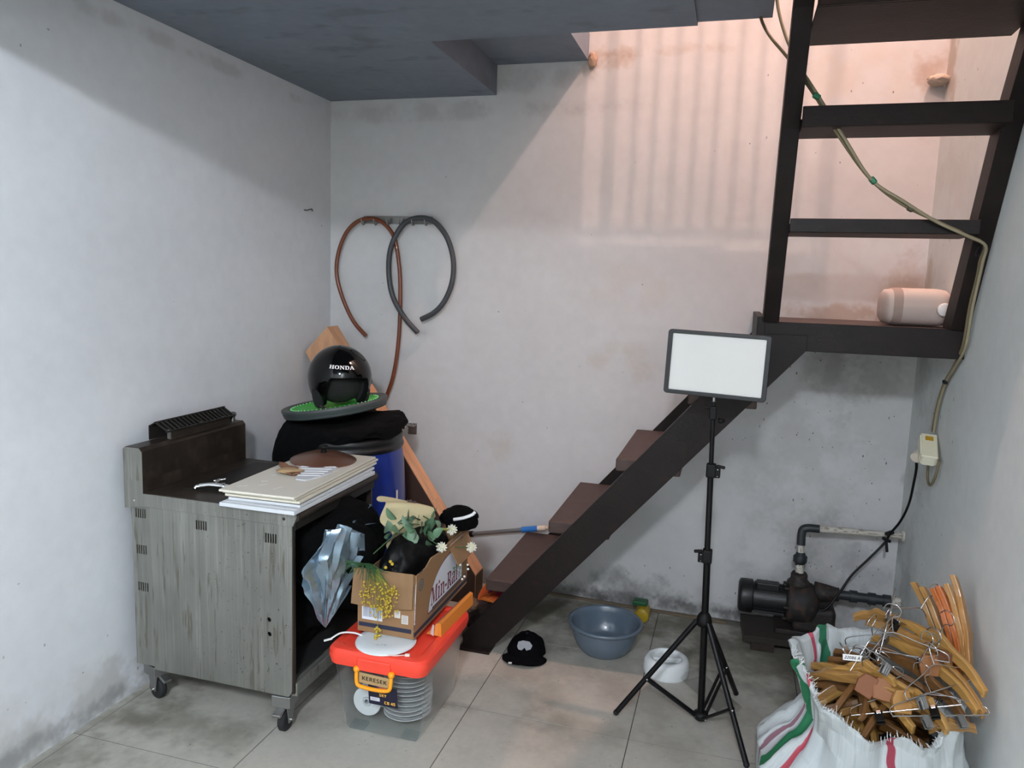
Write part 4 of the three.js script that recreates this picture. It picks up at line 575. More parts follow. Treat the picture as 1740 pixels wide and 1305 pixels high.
// ---------------------------------------------------------------- tripod stand and LED panel
{
  const t = thing('light_stand', 'black folding tripod light stand holding the white panel', 'tripod', [2.06, 0, 0.965]);
  const mA = phys(0x070708, 0.4, { specularIntensity: 0.5 }), mP = phys(0x070708, 0.55, { specularIntensity: 0.5 });
  const topX = -0.018;
  part(t, 'column', rodGeo([0.012, 0.03, 0.0], [-0.004, 0.66, 0], 0.0125, 18), mA); part(t, 'column_section', rodGeo([-0.004, 0.60, 0], [-0.012, 0.96, 0], 0.0105, 18), mA); part(t, 'column_section', rodGeo([-0.011, 0.92, 0], [topX, 1.20, 0], 0.0082, 16), mA);
  for (const [y, x, s] of [[0.642, -0.004, -1], [0.955, -0.011, 1]]) {
    const c = part(t, 'clamp', rbox(0.034, 0.05, 0.034, 0.006), mP, [x, y, 0]); part(c, 'clamp_ear', rbox(0.02, 0.042, 0.014, 0.004), mP, [s * 0.022, -0.002, 0.008]); part(c, 'clamp_knob', rbox(0.03, 0.011, 0.011, 0.004), mP, [s * 0.032, 0.018, 0.012], [0, 0, s * -0.15]); part(c, 'rivet', new THREE.SphereGeometry(0.0035, 10, 8), mChrome, [s * 0.022, 0.008, 0.016]); part(c, 'rivet', new THREE.SphereGeometry(0.0025, 8, 6), mChrome, [s * 0.022, -0.016, 0.016]);
  }
  part(t, 'leg_collar', lathe([[0.013, -0.024], [0.026, -0.022], [0.028, -0.006], [0.024, 0.012], [0.016, 0.024], [0.013, 0.026]], 24), mP, [0.001, 0.405, 0]); part(t, 'foot_collar', lathe([[0.0, -0.014], [0.02, -0.014], [0.026, -0.006], [0.026, 0.01], [0.013, 0.016]], 20), mP, [0.012, 0.036, 0]);
  for (const [fx, fz] of [[-0.292, 0.045], [0.138, -0.252], [0.172, 0.212]]) {
    const l = Math.hypot(fx, fz), ux = fx / l, uz = fz / l; const A = [ux * 0.024, 0.398, uz * 0.024], B = [fx, 0.011, fz], M = [A[0] + (B[0] - A[0]) * 0.62, A[1] + (B[1] - A[1]) * 0.62, A[2] + (B[2] - A[2]) * 0.62], C = [0.012 + ux * 0.022, 0.036, uz * 0.022];
    part(t, 'leg', rodGeo(A, B, 0.0098, 14), mA); part(t, 'leg_tip', new THREE.SphereGeometry(0.0108, 12, 10), mRubber, B);
    const o = [-uz * 0.009, 0, ux * 0.009]; for (const s of [-1, 1]) part(t, 'brace', rodGeo([M[0] + o[0] * s, M[1], M[2] + o[2] * s], [C[0] + o[0] * s, C[1], C[2] + o[2] * s], 0.0055, 8), mA);
    for (const Q of [M, C]) part(t, 'rivet', new THREE.SphereGeometry(0.0042, 10, 8), mChrome, [Q[0] + 0.004, Q[1], Q[2] + 0.0105]);
  }
  part(t, 'tilt_head', rbox(0.026, 0.05, 0.026, 0.006), mP, [topX, 1.16, 0]); part(t, 'tilt_knob', lathe([[0, 0.012], [0.009, 0.011], [0.01, 0], [0.004, -0.012], [0, -0.012]], 12).rotateZ(Math.PI / 2), mP, [topX + 0.03, 1.135, 0.004]); part(t, 'tilt_knob', rbox(0.026, 0.008, 0.01, 0.003), mP, [topX - 0.02, 1.178, 0.006]); part(t, 'mount_screw', rodGeo([topX, 1.18, 0], [topX, 1.215, 0], 0.005, 10), mZinc);
  const p = thing('led_panel', 'rectangular white LED light panel in a black frame on the tripod', 'light panel', [2.040, 1.215, 0.965], [-0.03, -0.08, -0.026]);
  const w = 0.346, h = 0.226;
  part(p, 'frame', (() => { const R = 0.012, s = new THREE.Shape(), q = (S, a, b, r) => { S.moveTo(-a + r, -b); S.lineTo(a - r, -b); S.absarc(a - r, -b + r, r, -Math.PI / 2, 0); S.lineTo(a, b - r); S.absarc(a - r, b - r, r, 0, Math.PI / 2); S.lineTo(-a + r, b); S.absarc(-a + r, b - r, r, Math.PI / 2, Math.PI); S.lineTo(-a, -b + r); S.absarc(-a + r, -b + r, r, Math.PI, Math.PI * 1.5); }; q(s, w / 2, h / 2, R); const H = new THREE.Path(); q(H, w / 2 - 0.0155, h / 2 - 0.0135, 0.004); s.holes.push(H); return new THREE.ExtrudeGeometry(s, { depth: 0.02, bevelEnabled: true, bevelSize: 0.002, bevelThickness: 0.002, bevelOffset: -0.002, bevelSegments: 3, curveSegments: 10 }); })(), mat(0x0d0d0f, 0.42), [0, h / 2, -0.01]);
  part(p, 'diffuser', rbox(w - 0.03, h - 0.026, 0.008, 0.002), mat(0xdad8d3, 0.42), [0, h / 2, 0.0]); part(p, 'back_shell', rbox(w - 0.02, h - 0.02, 0.012, 0.004), mat(0x0d0d0f, 0.5), [0, h / 2, -0.0105]);
}
// ---------------------------------------------------------------- things on the floor under the stairs
{
  single('washing_basin', 'grey blue plastic basin on the floor under the stairs', 'basin', lathe([[0, 0.004], [0.085, 0.004], [0.092, 0.0], [0.102, 0.006], [0.122, 0.03], [0.138, 0.066], [0.147, 0.11], [0.149, 0.122], [0.160, 0.123], [0.164, 0.129], [0.162, 0.136], [0.155, 0.139], [0.146, 0.134], [0.142, 0.11], [0.133, 0.068], [0.117, 0.034], [0.096, 0.012], [0, 0.010]], 72), phys(0x596673, 0.26, { clearcoat: 0.3 }), [1.64, 0, 0.515]);
  const c = thing('baseball_cap', 'black baseball cap with a white embroidered emblem on the floor', 'cap', [1.325, 0, 0.655], [0, 0.12, 0]);
  const rings = []; for (let j = 0; j <= 16; j++) { const th = j / 16 * 1.62, ring = []; for (let i = 0; i < 60; i++) { const a = i / 60 * Math.PI * 2; const dent = 1 - 0.12 * vnoise(Math.cos(a) * 2 + 5, Math.sin(a) * 2 + th * 2, 251); ring.push([Math.sin(th) * Math.cos(a) * 0.088 * dent, 0.004 + Math.max(0, Math.cos(th)) * 0.088 * dent + 0.002 * Math.sin(a * 6), Math.sin(th) * Math.sin(a) * 0.10 * dent]); } rings.push(ring); }
  part(c, 'crown', loft(rings, true), phys(0x050508, 0.95, { specularIntensity: 0.2, side: THREE.DoubleSide }));
  part(c, 'bill', (() => { const r = []; for (let j = 0; j <= 10; j++) { const t = j / 10, ring = []; for (let i = 0; i <= 24; i++) { const a = -1.15 + 2.3 * i / 24; const R = 0.085 + t * 0.062 * Math.pow(Math.cos(a * 1.25), 0.5); ring.push([Math.sin(a) * R * 0.95, 0.026 - Math.abs(Math.sin(a)) * 0.018 - t * 0.006, Math.cos(a) * R]); } r.push(ring); } const up = loft(r, false, false, false); const dn = up.clone().translate(0, -0.003, 0); return merge([up, dn]); })(), phys(0x050508, 0.95, { specularIntensity: 0.2, side: THREE.DoubleSide }));
  const em = canvasTex(128, 96, (x, w, h) => { x.clearRect(0, 0, w, h); x.fillStyle = '#ccd0d4'; x.strokeStyle = '#ccd0d4'; x.lineWidth = 9; x.beginPath(); x.ellipse(64, 52, 50, 32, 0.1, 0, 7); x.stroke(); for (let i = 0; i < 7; i++) { x.beginPath(); x.ellipse(28 + i * 12, 40 + (i % 3) * 12, 9, 17, 0.5 - i * 0.2, 0, 7); x.fill(); } });
  const eg = new THREE.SphereGeometry(1, 16, 10, Math.PI / 2 - 0.36, 0.72, 0.72, 0.5); eg.scale(-1, 1, 1); eg.scale(0.0845, 0.0855, 0.0965); part(c, 'emblem', (() => { const g = prism([[-0.032, -0.004], [-0.028, 0.016], [-0.008, 0.022], [0.02, 0.018], [0.033, 0.002], [0.026, -0.014], [0.008, -0.02], [0.0, -0.008], [-0.012, -0.02], [-0.026, -0.016]], 0.002, 0.0006); return g; })(), mat(0x868c92, 0.9), [0, 0.062, 0.066], [-0.75, 0, 0.05]);
  part(c, 'button', new THREE.SphereGeometry(0.006, 10, 8), mat(0x08090d, 0.9), [0, 0.088, 0]); part(c, 'care_tag', rbox(0.016, 0.007, 0.001, 0.0004), mat(0xc9c5c0, 0.7), [-0.05, 0.014, 0.133], [-0.5, -0.3, 0]);
  // white round lid-like container
  const wl = thing('white_plastic_lid', 'round white plastic lid with a bar grip on the floor by the tripod', 'lid', [1.918, 0, 0.615], [0, 0.25, 0]);
  part(wl, 'shell', lathe([[0.088, 0.0], [0.093, 0.0], [0.0945, 0.02], [0.092, 0.046], [0.086, 0.062], [0.074, 0.068], [0.066, 0.068], [0.062, 0.060], [0.060, 0.046], [0.0, 0.044], [0.0, 0.040], [0.062, 0.042], [0.084, 0.04], [0.089, 0.018], [0.088, 0.0]], 60), mat(0xdde1e1, 0.42)); part(wl, 'grip', rbox(0.122, 0.022, 0.018, 0.007), mat(0xdde1e1, 0.42), [0, 0.056, 0.008]);
  const rg = []; for (let j = 0; j <= 12; j++) { const t = j / 12, ring = []; for (let i = 0; i < 36; i++) { const a = i / 36 * Math.PI * 2; ring.push([Math.cos(a) * 0.052 * (1 + 0.08 * vnoise(a * 2, t * 5, 261)), 0.020 + Math.sin(a) * 0.0185 * (0.8 + 0.2 * vnoise(a * 3, t * 4, 263)), t * 0.27 - 0.02]); } rg.push(ring); }
  single('clear_plastic_sleeve', 'clear flattened plastic sleeve lying on the floor behind the tripod', 'plastic', loft(rg), phys(0xf2f2f2, 0.22, { transmission: 1, thickness: 0, ior: 1.3, side: THREE.DoubleSide }), [2.03, 0.0, 0.66], [0, 0.62, 0]);
  const bt = thing('yellow_bottle', 'small yellow bottle with a green cap lying behind the basin', 'bottle', [1.765, 0.0355, 0.155], [0, 0, 0]);
  part(bt, 'body', lathe([[0, -0.05], [0.03, -0.05], [0.034, -0.045], [0.035, 0.03], [0.03, 0.042], [0, 0.042]], 28).rotateX(Math.PI / 2), mat(0xa88a18, 0.45)); part(bt, 'cap', rbox(0.07, 0.022, 0.05, 0.006), mat(0x0d4f2a, 0.5), [-0.015, 0.046, -0.02]);
  single('wooden_strip', 'thin wooden strip lying along the foot of the back wall', 'strip', boxUV(rbox(0.93, 0.012, 0.016, 0.002), 2), mat(0x6a5d4c, 0.85), [1.69, 0.0065, 0.034], [0, -0.045, 0]);
  // mop handle resting on the lowest tread
  const m = thing('mop_handle', 'chrome mop handle with a blue grip lying on the lowest tread', 'mop');
  const A = V(0.80, 0.268, 0.045), B = V(1.262, 0.366, 0.05), P = k => A.clone().lerp(B, k).toArray(); const PP = (a, b, r) => rodGeo(P(a), P(b), r, 16);
  part(m, 'pole', PP(0.0, 0.72, 0.0105), mZinc); part(m, 'black_sleeve', PP(0.07, 0.13, 0.016), mBlack); part(m, 'grip', PP(0.70, 0.88, 0.0145), mat(0x2a6fb8, 0.45)); part(m, 'end_cap', PP(0.88, 0.965, 0.0135), mat(0xd8c4b0, 0.6)); part(m, 'hang_knob', PP(0.965, 1.0, 0.008), mat(0xcdb9a4, 0.6));
  // feather duster under the stairs
  const fd = thing('feather_duster', 'orange and magenta feather duster under the lowest tread', 'duster', [1.04, 0.115, 0.48], [0, 0.1, 0.5]);
  const fe = leafGeo(0.10, 0.02, 0.25); SEED = 81; const fm = [0xd9622a, 0xd8762a, 0xb02a5a, 0x7a2468, 0xc23a3a].map(c => mat(c, 0.9, { side: THREE.DoubleSide })); for (let i = 0; i < 48; i++) { const k = rr(0, 1); const f = part(fd, 'feather', fe, fm[k < 0.5 ? i % 2 : 2 + i % 3], [k * 0.10, 0.012, 0]); f.rotation.set(rr(0, 6.28), 0, -1.2 + rr(-0.4, 0.3), 'XZY'); f.rotation.order = 'XZY'; }
  part(fd, 'handle', rodGeo([-0.10, -0.02, 0], [0.16, 0.02, 0], 0.006, 10), mat(0x6a3b20, 0.6));
  single('dark_brown_bag', 'dark brown crumpled bag behind the red lid under the stairs', 'bag', wrinkle(blob(0.075, 0.062, 0.10, 61, 0.15, 2.4, 14, 0.6), 6, 0.006, 20), mat(0x2a1a14, 0.8), [1.06, 0.068, 0.50]);
  single('brown_cloth_ball', 'small brown fluffy wad between the lid and the feather duster', 'wad', wrinkle(blob(0.032, 0.026, 0.032, 67, 0.25, 3, 10, 0.6), 7, 0.004, 40), mat(0x5b4434, 0.95), [1.045, 0.150, 0.60]);
}
// ---------------------------------------------------------------- jerrycan on the landing
{
  const j = thing('jerrycan', 'dusty translucent white jerrycan lying on the stair landing', 'jerrycan', [2.752, 1.473, 0.44], [0, 0.10, 0]);
  const sec = (x, k) => { const o = []; for (let i = 0; i < 32; i++) { const a = i / 32 * Math.PI * 2, c = Math.cos(a), s = Math.sin(a); const q = (v) => Math.sign(v) * Math.pow(Math.abs(v), 0.65); o.push([x, 0.072 + q(s) * 0.071 * k, q(c) * 0.085 * k]); } return o; };
  part(j, 'body', loft([sec(-0.122, 0.3), sec(-0.12, 0.72), sec(-0.108, 0.92), sec(-0.07, 1), sec(-0.062, 0.97), sec(-0.055, 1), sec(0.06, 1), sec(0.09, 0.93), sec(0.105, 0.75), sec(0.11, 0.3)], true, true), mat(0xbcaca2, 0.6));
  part(j, 'cap', lathe([[0, 0.014], [0.022, 0.014], [0.025, 0.010], [0.025, -0.004], [0, -0.004]], 28).rotateX(Math.PI / 2), mat(0xe8e6e2, 0.45), [0.072, 0.066, 0.088]); part(j, 'dirt_band', loft([sec(-0.10, 0.955), sec(-0.085, 1.0), sec(-0.068, 1.012)]), mat(0x9a887e, 0.9));
}
// ---------------------------------------------------------------- pump, pipes
{
  const mCast = (() => { const t = dataTex(256, 256, (u, v) => { const s = smooth(0.45, 0.75, fbm(u * 12, v * 12, 4, 271)); return [24 + 34 * s, 22 + 16 * s, 21 + 8 * s]; }); return mat(0xffffff, 0.7, { map: t }); })();
  const mPlas = mat(0x111213, 0.45), mPvcD = mat(0x23272b, 0.5), mPvc = (() => { const t = dataTex(256, 128, (u, v) => { const s = smooth(0.5, 0.8, fbm(u * 20, v * 8, 4, 273)); return [190 - 60 * s, 186 - 66 * s, 176 - 74 * s]; }); return mat(0xffffff, 0.6, { map: t }); })();
  const p = thing('water_pump', 'black and rusty water pump on wooden blocks by the back wall', 'pump', [2.42, 0.20, 0.16]);
  const X = (pts, seg = 36) => lathe(pts, seg).rotateZ(-Math.PI / 2);
  part(p, 'fan_cover', X([[0, -0.225], [0.06, -0.225], [0.074, -0.218], [0.076, -0.205], [0.076, -0.165], [0.068, -0.16]]), mPlas); part(p, 'motor', X([[0.062, -0.165], [0.064, -0.16], [0.064, -0.02], [0.058, -0.01], [0, -0.01]]), mPlas);
  for (let i = 0; i < 18; i++) { const a = i / 18 * Math.PI * 2; part(p, 'cooling_fin', bx(0.13, 0.009, 0.003, -0.09, 0.066, 0).rotateX(a), mPlas); }
  part(p, 'terminal_box', rbox(0.10, 0.034, 0.05, 0.006), mPlas, [-0.10, 0.066, 0.02]);
  part(p, 'pump_housing', X([[0, -0.02], [0.075, -0.02], [0.092, -0.005], [0.096, 0.05], [0.09, 0.09], [0.06, 0.12], [0, 0.125]]), mCast); part(p, 'pump_head', rbox(0.18, 0.12, 0.14, 0.025, 3), mCast, [0.10, -0.055, 0]); part(p, 'flange_top', lathe([[0, 0.14], [0.03, 0.14], [0.036, 0.13], [0.036, 0.11], [0.05, 0.095], [0.05, 0.07], [0, 0.07]], 24), mCast, [0.03, 0, 0]);
  for (const a of [0.5, 1.6, 2.6, 3.7, 4.7, 5.7]) part(p, 'bolt', rodGeo([-0.03, Math.cos(a) * 0.08, Math.sin(a) * 0.08], [-0.012, Math.cos(a) * 0.08, Math.sin(a) * 0.08], 0.007, 6), mCast);
  part(p, 'pump_foot', rbox(0.2, 0.022, 0.15, 0.005), mCast, [0.04, -0.118, 0]);
  part(p, 'suction_neck', X([[0, 0.09], [0.045, 0.10], [0.038, 0.15], [0.03, 0.19], [0.03, 0.2]]), mCast, [0, 0.06, 0]);
  // blocks
  single('wood_block', 'dirty wooden board lying under the pump', 'block', boxUV(rbox(0.42, 0.03, 0.24, 0.004), 2), mat(0x2c2620, 0.95), [2.43, 0.053, 0.17], [0, 0.05, 0]);
  single('wood_block', 'wooden block supporting the board under the pump at the wall end', 'block', boxUV(rbox(0.10, 0.037, 0.22, 0.004), 2), mat(0x302820, 0.95), [2.56, 0.0187, 0.17]); single('wood_block', 'wooden block supporting the board under the pump at the fan end', 'block', boxUV(rbox(0.10, 0.037, 0.22, 0.004), 2), mat(0x2e2620, 0.95), [2.31, 0.0187, 0.18]);
  single('broken_brick', 'dirty broken brick on the floor beside the pump blocks', 'brick', wrinkle(boxUV(new RoundedBoxGeometry(0.17, 0.05, 0.09, 4, 0.008)), 4, 0.004, 25), mat(0x3e342c, 0.95), [2.52, 0.027, 0.36], [0, 0.25, 0]);
  // delivery pipe
  const d = thing('delivery_pipe', 'white and black plastic pipe rising from the pump into the wall', 'pipe');
  part(d, 'riser', rodGeo([2.45, 0.335, 0.16], [2.448, 0.50, 0.14], 0.014, 16), mPvc); part(d, 'union_nut', lathe([[0.013, -0.03], [0.019, -0.03], [0.024, -0.016], [0.030, -0.014], [0.030, 0.014], [0.022, 0.016], [0.020, 0.028], [0.013, 0.03]], 8), mPvcD, [2.449, 0.40, 0.152]); part(d, 'adapter', rodGeo([2.45, 0.335, 0.16], [2.45, 0.375, 0.155], 0.018, 16), mPvc);
  part(d, 'elbow', tube([[2.448, 0.462, 0.145], [2.448, 0.515, 0.138], [2.452, 0.532, 0.136], [2.468, 0.540, 0.135], [2.52, 0.542, 0.134]], 0.0185, 30, 16), mPvcD); part(d, 'cross_pipe', rodGeo([2.51, 0.542, 0.134], [2.868, 0.540, 0.095], 0.0135, 16), mPvc); part(d, 'pipe_socket', rodGeo([2.53, 0.542, 0.132], [2.68, 0.541, 0.116], 0.0155, 16), mPvc); part(d, 'wall_flange', rodGeo([2.858, 0.540, 0.0965], [2.8695, 0.540, 0.095], 0.024, 18), mPvc);
  const s = thing('suction_pipe', 'dark plastic suction pipe from the pump to the side wall', 'pipe');
  part(s, 'pipe', rodGeo([2.60, 0.26, 0.16], [2.868, 0.262, 0.16], 0.021, 18), mPvcD); for (const x of [2.665, 2.74, 2.80]) part(s, 'coupling', rodGeo([x, 0.2605, 0.16], [x + 0.03, 0.2605, 0.16], 0.027, 18), mPvcD); part(s, 'pipe_end', rodGeo([2.81, 0.262, 0.16], [2.868, 0.262, 0.16], 0.0235, 18), mPvc);
}
// ---------------------------------------------------------------- cables, socket
{
  const mCab = mat(0x6f6449, 0.65), mCab2 = mat(0x8d8369, 0.65), mGreen = mat(0x0d6b45, 0.4), mGrey = mat(0xb0aca0, 0.55);
  const run = [[2.474, 1.946, 1.0], [2.568, 1.876, 0.98], [2.68, 1.825, 0.95], [2.78, 1.784, 0.92], [2.838, 1.758, 0.885]];
  const down = [[2.848, 1.70, 0.83], [2.852, 1.55, 0.76], [2.855, 1.42, 0.72], [2.855, 1.33, 0.62], [2.857, 1.265, 0.525], [2.857, 1.15, 0.455], [2.857, 1.07, 0.44]];
  const A = [[2.075, 2.66, 0.846], [2.098, 2.533, 0.846], [2.129, 2.43, 0.93], [2.2, 2.322, 1.0], [2.285, 2.19, 1.06], [2.372, 2.056, 1.06], ...run, ...down];
  const B = [[2.153, 2.62, 0.93], [2.153, 2.52, 0.95], [2.186, 2.4, 0.98], [2.236, 2.286, 1.03], [2.293, 2.188, 1.07], [2.380, 2.058, 1.07], ...run.map(([x, y, z], i) => [x + 0.004, y - 0.006 + (i === 1 ? 0.012 : 0), z + 0.011]), ...down.map(([x, y, z], i) => [x, y, z + 0.016 + (i < 3 ? 0.016 : 0)])];
  const cb = thing('power_cable', 'pair of olive beige cables sagging from the ceiling across the stairs', 'cable');
  part(cb, 'cable_strand', tube(A, 0.0052, 160, 8), mCab); part(cb, 'cable_strand', tube(B, 0.0052, 160, 8), mCab2);
  for (const [x, y, z, r] of [[2.288, 2.189, 1.065, -0.6], [2.479, 1.942, 1.005, -0.85]]) part(cb, 'green_tape', rbox(0.024, 0.016, 0.026, 0.005), mGreen, [x, y, z], [0, 0, r]);
  part(cb, 'tape_band', rbox(0.02, 0.015, 0.022, 0.005), mat(0x4a4630, 0.6), [2.60, 1.858, 0.975], [0, 0, -0.5]); part(cb, 'cable_tie', tube([[2.835, 1.755, 0.895], [2.822, 1.745, 0.90], [2.815, 1.72, 0.905], [2.826, 1.722, 0.90], [2.834, 1.745, 0.895]], 0.0028, 20, 6), mBlack); part(cb, 'cable_tie', rbox(0.012, 0.014, 0.036, 0.004), mBlack, [2.854, 1.275, 0.55]);
  const so = thing('wall_socket', 'yellowed white double socket block hanging on the side wall', 'socket', [2.832, 1.012, 0.51], [0.62, -0.1, 0.0]);
  const mS = mat(0xd9d3b8, 0.45); part(so, 'body', rbox(0.058, 0.045, 0.125, 0.006), mS); part(so, 'face', rbox(0.004, 0.04, 0.10, 0.001), mat(0xe6e2cc, 0.4), [-0.0295, 0, 0]); part(so, 'yellow_sticker', rbox(0.028, 0.001, 0.022, 0.0003), mat(0xb0891c, 0.5), [0, 0.0228, -0.035]); part(so, 'end_face', rbox(0.042, 0.044, 0.002, 0.0006), mat(0xe6e2cc, 0.45), [0, 0, 0.063]);
  const pl = thing('power_plug', 'round cream plug with a black cord pushed into the wall socket', 'plug'); part(pl, 'plug_body', rodGeo([2.815, 0.985, 0.475], [2.795, 0.972, 0.50], 0.021, 20), mat(0xcfc6b6, 0.5)); part(pl, 'plug_pin', rodGeo([2.825, 0.99, 0.462], [2.815, 0.985, 0.475], 0.010, 8), mZinc);
  const bk = [[2.80, 0.965, 0.488], [2.806, 0.93, 0.475], [2.815, 0.86, 0.42], [2.826, 0.74, 0.32], [2.82, 0.64, 0.23], [2.80, 0.56, 0.16], [2.785, 0.52, 0.155], [2.73, 0.45, 0.17], [2.66, 0.36, 0.18], [2.615, 0.28, 0.195], [2.55, 0.20, 0.22], [2.48, 0.235, 0.20], [2.38, 0.285, 0.195]]; part(pl, 'cord', tube(bk, 0.0052, 120, 8), mBlack);
  for (const [x, y, z, r] of [[2.80, 0.565, 0.155, 0.4], [2.79, 0.535, 0.16, -0.4]]) part(pl, 'tape_knot', rbox(0.036, 0.014, 0.02, 0.004), mBlackMatte, [x, y, z], [0, 0.3, r]); part(pl, 'tape_tail', rbox(0.012, 0.05, 0.006, 0.002), mBlackMatte, [2.793, 0.505, 0.16], [0, 0, 0.15]);
  single('cable_loop', 'loop of beige cable hanging below the wall socket', 'cable', tube([[2.858, 1.04, 0.47], [2.852, 0.95, 0.45], [2.850, 0.89, 0.47], [2.850, 0.873, 0.505], [2.850, 0.89, 0.545], [2.853, 0.93, 0.57], [2.858, 0.985, 0.575]], 0.005, 50, 8), mCab);
}
// ---------------------------------------------------------------- woven sack full of hangers
{
  const C = [2.545, 0, 1.315];
  const tex = canvasTex(1024, 512, (c, w, h) => {
    c.fillStyle = '#b4baba'; c.fillRect(0, 0, w, h); SEED = 301;
    for (let i = 0; i < 1500; i++) { c.fillStyle = rnd() < 0.5 ? 'rgba(150,156,158,0.25)' : 'rgba(205,208,207,0.25)'; c.fillRect(rnd() * w, rnd() * h, 2, 20 + rnd() * 60); }
    const stripe = (u, wd, col, wob) => { for (let y = 0; y < h; y += 2) { c.fillStyle = col; const x = (u + wob * Math.sin(y * 0.02) * 0.004 + (vnoise(y * 0.05, u * 50, 7) - 0.5) * 0.006) * w; c.fillRect(x - wd * w / 2, y, wd * w, 2.4); } };
    stripe(0.447, 0.034, '#1d6b45', 1); stripe(0.403, 0.012, '#a83f4e', 1); stripe(0.492, 0.008, '#7a5560', 1); stripe(0.222, 0.013, '#8f2e40', 1); stripe(0.62, 0.012, '#b0475a', 1); stripe(0.66, 0.03, '#24684a', 1);
  });
  const N = 160, rings = []; const dir = a => [Math.cos(a), Math.sin(a)];
  const rimY = a => 0.445 - 0.075 * Math.sin(a) + 0.055 * smooth(0.3, 1, -Math.cos(a + 0.35)) + 0.012 * Math.sin(a * 5) + 0.012 * Math.sin(a * 9 + 2);
  const prof = [[0, 0.250, 0.0], [0.06, 0.285, 0.01], [0.18, 0.318, 0.10], [0.32, 0.325, 0.22], [0.46, 0.30, 0.36], [0.58, 0.262, 0.55], [0.70, 0.238, 0.72], [0.84, 0.240, 0.9], [0.93, 0.250, 0.985], [1.0, 0.243, 1.0], [1.05, 0.228, 0.985], [1.14, 0.205, 0.85], [1.25, 0.19, 0.66]];
  for (let j = 0; j <= 60; j++) {
    const t = j / 60 * 1.25; let k = 0; while (k < prof.length - 2 && prof[k + 1][0] < t) k++; const q = smooth(0, 1, (t - prof[k][0]) / (prof[k + 1][0] - prof[k][0])), R = prof[k][1] + (prof[k + 1][1] - prof[k][1]) * q, Y = prof[k][2] + (prof[k + 1][2] - prof[k][2]) * q;
    const ring = []; for (let i = 0; i < N; i++) {
      const a = i / N * Math.PI * 2, [cx, cz] = dir(a); const out = smooth(0.02, 0.2, t);
      const fold = (1 - Math.abs(2 * vnoise(a * 4.2 + t * 2.4, t * 2.2, 311) - 1)) * 0.038 * out + (vnoise(a * 9 - t * 3, t * 5, 313) - 0.5) * 0.022 * out - 0.018; let r = R + fold * (t > 1.02 ? 0.4 : 1) - smooth(0.15, 0.95, -cx) * (0.075 * Math.exp(-(((t - 0.66) / 0.15) ** 2)) + 0.035 * smooth(0.55, 0.9, t)) + 0.03 * smooth(0.2, 0.9, -cx) * Math.exp(-(((t - 0.25) / 0.16) ** 2));
      const lean = t < 1 ? 0 : 0; let x = C[0] + cx * r * 1.02 + lean, z = C[2] + cz * r * 0.86; x = Math.min(x, 2.862); x = Math.max(x, 2.245 + (t > 0.5 ? 0 : 0.0) + 0.02 * vnoise(a * 4, t * 4, 319));
      ring.push([x - C[0], Math.max(0.001, Y * rimY(a) + (vnoise(a * 5, t * 6, 317) - 0.5) * 0.02 * out), z - C[2]]);
    } rings.push(ring);
  }
  const sk = thing('woven_sack', 'white woven plastic sack with green and red stripes, full of hangers', 'sack', C);
  const g = loft(rings, true); { const uv = g.attributes.uv; for (let i = 0; i < uv.count; i++) uv.setY(i, uv.getY(i)); }
  part(sk, 'sack_body', g, mat(0xffffff, 0.62, { map: tex, side: THREE.DoubleSide }));
  SEED = 331; const fr = []; const rim = rings[48];
  for (let i = 0; i < 260; i++) { const f = rr(0.08, 0.52) * N, p = rim[Math.floor(f) % N]; const l = rr(0.012, 0.034), a = f / N * Math.PI * 2; fr.push(rodGeo(p, [p[0] - Math.cos(a) * l * rr(-0.2, 0.9), p[1] + l * rr(-0.3, 0.6), p[2] - Math.sin(a) * l * rr(-0.4, 0.9)], 0.0007, 4)); }
  const fp = part(sk, 'frayed_threads', merge(fr), mat(0xe2e4e2, 0.7)); fp.userData.kind = 'stuff';
  // hangers
  const arm = (L) => { const s = new THREE.Shape(), n = 16, up = [], dn = []; for (let i = 0; i <= n; i++) { const u = i / n * 2 - 1, x = u * L / 2, y = -0.058 * u * u * (L / 0.4) + 0.004 * Math.cos(u * 9) * (1 - u * u), hh = 0.017 - 0.005 * Math.abs(u) + 0.004 * (1 - Math.min(1, Math.abs(u) * 4)); up.push([x, y + hh]); dn.push([x, y - hh]); } [...up, ...dn.reverse()].forEach((p, i) => i ? s.lineTo(...p) : s.moveTo(...p)); return new THREE.ExtrudeGeometry(s, { depth: 0.011, bevelEnabled: true, bevelSize: 0.003, bevelThickness: 0.003, bevelOffset: -0.003, bevelSegments: 2 }).translate(0, 0, -0.0055); };
  const armG = {}; const getArm = L => { const k = L.toFixed(2); if (!armG[k]) { const a = arm(+k); boxUV(a, 3); armG[k] = a; } return armG[k]; };
  const hookG = tube([[0, 0.012, 0], [0, 0.045, 0], [0.004, 0.058, 0], [0.022, 0.066, 0], [0.028, 0.084, 0], [0.014, 0.10, 0], [-0.008, 0.098, 0], [-0.02, 0.082, 0]], 0.0017, 36, 7);
  const wires = [mWood, mWoodPale, mWoodOrange];
  function hanger(A, B, up, m, hook, label, group, L) {
    const a = V(...A), b = V(...B), x = b.clone().sub(a), len = L || x.length(); x.normalize(); const y = V(...up); y.sub(x.clone().multiplyScalar(y.dot(x))).normalize(); const z = x.clone().cross(y);
    const h = thing('wooden_hanger', label, 'hanger', null, null, group); h.position.copy(a.lerp(b, 0.5)); h.quaternion.setFromRotationMatrix(new THREE.Matrix4().makeBasis(x, y, z));
    part(h, 'arms', getArm(len), m); if (hook) part(h, 'hook', hookG, mChrome); return h;
  }
